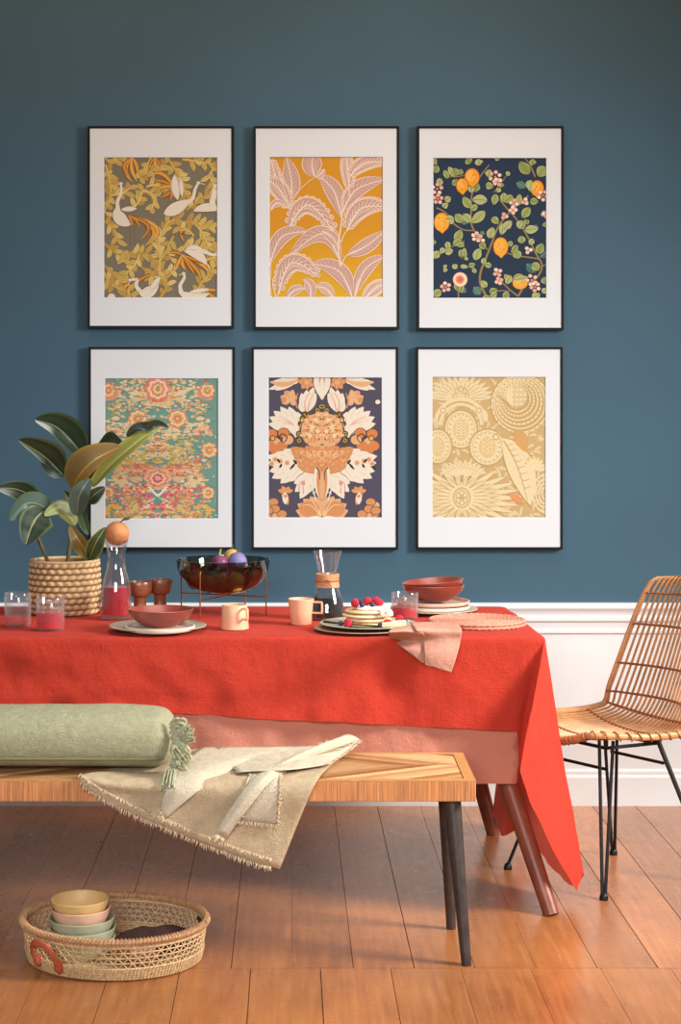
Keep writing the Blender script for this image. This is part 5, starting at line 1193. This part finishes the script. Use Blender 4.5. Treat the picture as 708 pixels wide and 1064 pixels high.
for j in range(5): m.tube(cr([(.03 * math.cos(j * .5 - 1.0), -.042 + .02 * abs(math.sin(j * .5 - 1)), .006), (.052 * math.cos(j * .5 - 1.0) , -.056 + .01 * j * .4, -.003), (.055 * math.cos(j * .5 - 1.0), -.062 + .012 * j * .5, -.016)], 4), [.006] * 5 + [.007, .0068, .006, .004][:4], 8)
m.build('cream', M['cream'], q)
import bmesh
def ico_dirs():
    bm = bmesh.new(); bmesh.ops.create_icosphere(bm, subdivisions=2, radius=1.0); r_ = [v.co.copy() for v in bm.verts]; bm.free(); return r_
DIRS = ico_dirs()
rb_ = MB()
for d in DIRS: rb_.ball((d.x * .0092, d.y * .0092, d.z * .0105), .0034, .0034, .0034, 8, 6)
rb_.ball((0, 0, 0), .0092, .0092, .0105, 10, 8)
bl_ = MB(); bl_.lathe([(.001, -.0072), (.005, -.006), (.0078, -.001), (.0072, .0035), (.0045, .0065), (.0032, .0066), (.0028, .0058), (.001, .0055)], 16)
def berry(kind, loc, lab, rz=0, src={}):
    if kind not in src:
        o = (rb_ if kind == 'raspberry' else bl_).build(kind, M['rasp' if kind == 'raspberry' else 'blue'], smooth=True, sharp=0); src[kind] = o
    else: o = src[kind].copy(); C.objects.link(o)
    o.location = loc; o.rotation_euler = (rz * .7, rz * .4, rz); tag(o, lab, 'berry', 'raspberries on the pancakes' if kind == 'raspberry' else 'blueberries on the pancakes')
ct = pt + .021
berry('raspberry', (pcx - .036, pcy - .030, ct - .002), 'raspberry at the left end of the row topping the pancakes', .3); berry('raspberry', (pcx + .000, pcy - .012, ct + .001), 'raspberry in the middle of the pancake top, behind two blueberries', 1.2)
berry('raspberry', (pcx + .034, pcy - .030, ct - .001), 'raspberry at the right front of the pancake top', 2.2); berry('raspberry', (pcx + .026, pcy + .006, ct + .001), 'raspberry at the back right of the pancake top', 3.0)
berry('blueberry', (pcx - .016, pcy - .042, ct - .006), 'blueberry between the left and middle raspberries on the pancake top', .2); berry('blueberry', (pcx + .014, pcy - .040, ct - .006), 'blueberry beside the right front raspberry on the pancake top', .5); berry('blueberry', (pcx - .019, pcy + .012, ct - .005), 'blueberry at the back of the pancake top', .7)
zp = pu.location.z + .009
berry('raspberry', (pcx - .058, pcy - .058, zp + .010), 'raspberry on the plate at the left foot of the pancakes', .8); berry('raspberry', (pcx + .056, pcy - .062, zp + .010), 'raspberry on the plate in front of the right side of the pancakes', 1.9); berry('raspberry', (pcx + .094, pcy - .010, zp + .015), 'raspberry on the plate rim side at the far right of the pancakes', 2.6)
berry('blueberry', (pcx - .078, pcy - .052, zp + .008), 'blueberry on the plate left of the lower raspberry', .1); berry('blueberry', (pcx + .108, pcy - .022, zp + .012), 'blueberry on the plate beside the far right raspberry', .9); berry('blueberry', (pcx + .034, pcy - .075, zp + .004), 'blueberry on the plate left of the front right raspberry', 1.4)
# folded crepe wedge
q = thing('folded_pancake', 'pale folded pancake wedge lying at the right of the plate', 'pancake', (pcx + .072, pcy - .066, pu.location.z + .0105), .25)
m = MB()
for k in (0, 1): m.hexa([(-.038, -.014, .006 * k), (.034, -.018, .006 * k), (.042, .02, .006 * k), (-.026, .024, .006 * k), (-.038, -.014, .0056 + .006 * k), (.034, -.018, .0056 + .012 * k), (.042, .02, .0056 + .010 * k), (-.026, .024, .0056 + .006 * k)])
m.build('cake', M['crumb'], q, bevel=.002)
# fork
m = MB(); A_, B_ = at(337, 646.5, 4.72), at(372, 655, 4.66); zf = T0 + .026
a = Vector((pu.location.x - .128, pu.location.y - .015, zf)); b = Vector((pu.location.x - .020, pu.location.y - .075, T0 + .024)); d = (b - a).normalized(); s = d.cross(Vector((0, 0, 1))).normalized()
m.tube([a, a.lerp(b, .5) + Vector((0, 0, -.002)), b], [.0035, .0024, .002], 8)
for k in (-1.5, -.5, .5, 1.5): m.tube([b, b + d * .012 + s * k * .0042, b + d * .045 + s * k * .0042 + Vector((0, 0, .001))], .0014, 6)
tag(m.build('fork', M['fork']), 'dark bronze fork resting on the left side of the pancake plate', 'fork')
# ---- woven mats
mc = Vector((.514, 4.886 - DW, T0))
def rmat(z, lab, R_, dx):
    q = thing('placemat', lab, 'placemat', (mc.x + dx, mc.y, z), 0, 'round woven placemats'); b = MB()
    pts = []; 
    for k in range(620):
        a = k * 2 * PI / 46; r_ = .006 + (R_ - .008) * k / 620; pts.append((r_ * math.cos(a), r_ * math.sin(a), .0042 + .0010 * math.sin(k * 2.2)))
    b.tube(pts, .0058, 6, flat=.62); b.build('coil', M['matweave'], q)
    b = MB(); b.tube([((R_ - .002) * math.cos(2 * PI * k / 160), (R_ - .002) * math.sin(2 * PI * k / 160), .0042 + .0012 * math.sin(k * 1.9)) for k in range(160)], .0042, 6, closed=True); b.build('edge_braid', M['matweave'], q)
rmat(T0, 'pink woven round placemat, lower of the two at the table corner', .143, 0); rmat(T0 + .0088, 'pink woven round placemat, upper of the two at the table corner', .142, -.003)
# ---- napkin hanging over the front edge
t = thing('linen_napkin', 'dusty pink linen napkin hanging over the front table edge', 'napkin', on(455, 660, T0))
m = MB(); DE = 4.562
def nsheet(cols, wob, seed):
    cc = [cr(c, 8) for c in cols]; rows = [cr([c[j] for c in cc], 8) for j in range(len(cc[0]))]
    for i, rw in enumerate(rows):
        for k, p in enumerate(rw): p.y -= wob * abs(nz(k * .3 + seed, i * .16)); p.z += wob * .6 * abs(nz(k * .26, i * .2 + seed)) if p.z > TZ else 0
    m.grid(rows)
zn = T0 + .022
nsheet([[on(408, 653, zn + .012), on(404, 657, zn + .012), at(407, 663.5, 4.60), at(420, 674, DE), at(439, 688.5, DE - .004)], [on(424, 650, zn + .014), on(424, 656, zn + .010), at(426, 664.5, 4.585), at(434, 676, DE - .006), at(441, 689, DE - .006)], [on(440, 650, zn + .008), on(440, 657, zn + .002), at(443, 665.5, 4.575), at(445, 678, DE), at(444, 690, DE)]], .003, 2)
nsheet([[on(426, 647, zn + .012), on(432, 654, zn + .014), at(439, 664.5, 4.575), at(441, 677, DE - .014), at(442, 691, DE - .014)], [on(452, 646, zn + .010), on(455, 654, zn + .004), at(458, 664.5, 4.57), at(457, 679, DE - .018), at(455.5, 694.5, DE - .018)], [on(476, 648.5, zn + .004), on(480, 655, zn), at(479, 665, 4.572), at(475, 681, DE - .013), at(469, 699, DE - .013)]], .003, 6)
m.build('cloth', M['napkin'], t, world=True, sharp=0, solid=.0016)

# =============================================================== CAMERA + LIGHT
cam = bpy.data.cameras.new('camera'); co = bpy.data.objects.new('camera', cam); C.objects.link(co)
co.location = (0, -DW, H); co.rotation_euler = (PI / 2, 0, 0)
cam.sensor_fit = 'VERTICAL'; cam.sensor_height = 36; cam.lens = F / 1064 * 36
cam.shift_y = -(532 - HY) / 1064; cam.shift_x = (354 - PX0) / 1064; cam.clip_start = .05
sc.camera = co
def area(name, loc, look, sx, sy, power, col, spread=180):
    l = bpy.data.lights.new(name, 'AREA'); l.shape = 'RECTANGLE'; l.size = sx; l.size_y = sy; l.energy = power; l.color = col; l.spread = math.radians(spread)
    o = bpy.data.objects.new(name, l); C.objects.link(o); o.location = loc
    o.rotation_euler = (Vector(look) - Vector(loc)).to_track_quat('-Z', 'Y').to_euler(); return o
area('window_light', (3.3, -2.4, 2.4), (-.1, -1.3, .35), .9, 1.1, 70, (1.0, .96, .90), 90)
area('soft_front_light', (-.4, -6.0, 2.0), (.1, -1.2, .15), 2.0, 1.0, 20, (.97, .99, 1.0), 64)
area('ceiling_bounce', (.3, -1.3, 3.4), (.1, -1.2, 0), 2.4, 1.4, 13, (1.0, .97, .92), 90)
area('warm_ceiling_bounce', (0, -1.0, 3.5), (0, 0, 2.75), 3.6, .6, 10, (1.0, .56, .24), 120)
w = bpy.data.worlds.new('room_ambient'); sc.world = w; w.use_nodes = True
w.node_tree.nodes['Background'].inputs[0].default_value = (.96, .98, 1.0, 1); w.node_tree.nodes['Background'].inputs[1].default_value = .17
sc.view_settings.view_transform = 'Standard'; sc.view_settings.look = 'None'; sc.view_settings.exposure = 0.0; sc.view_settings.gamma = 1.0
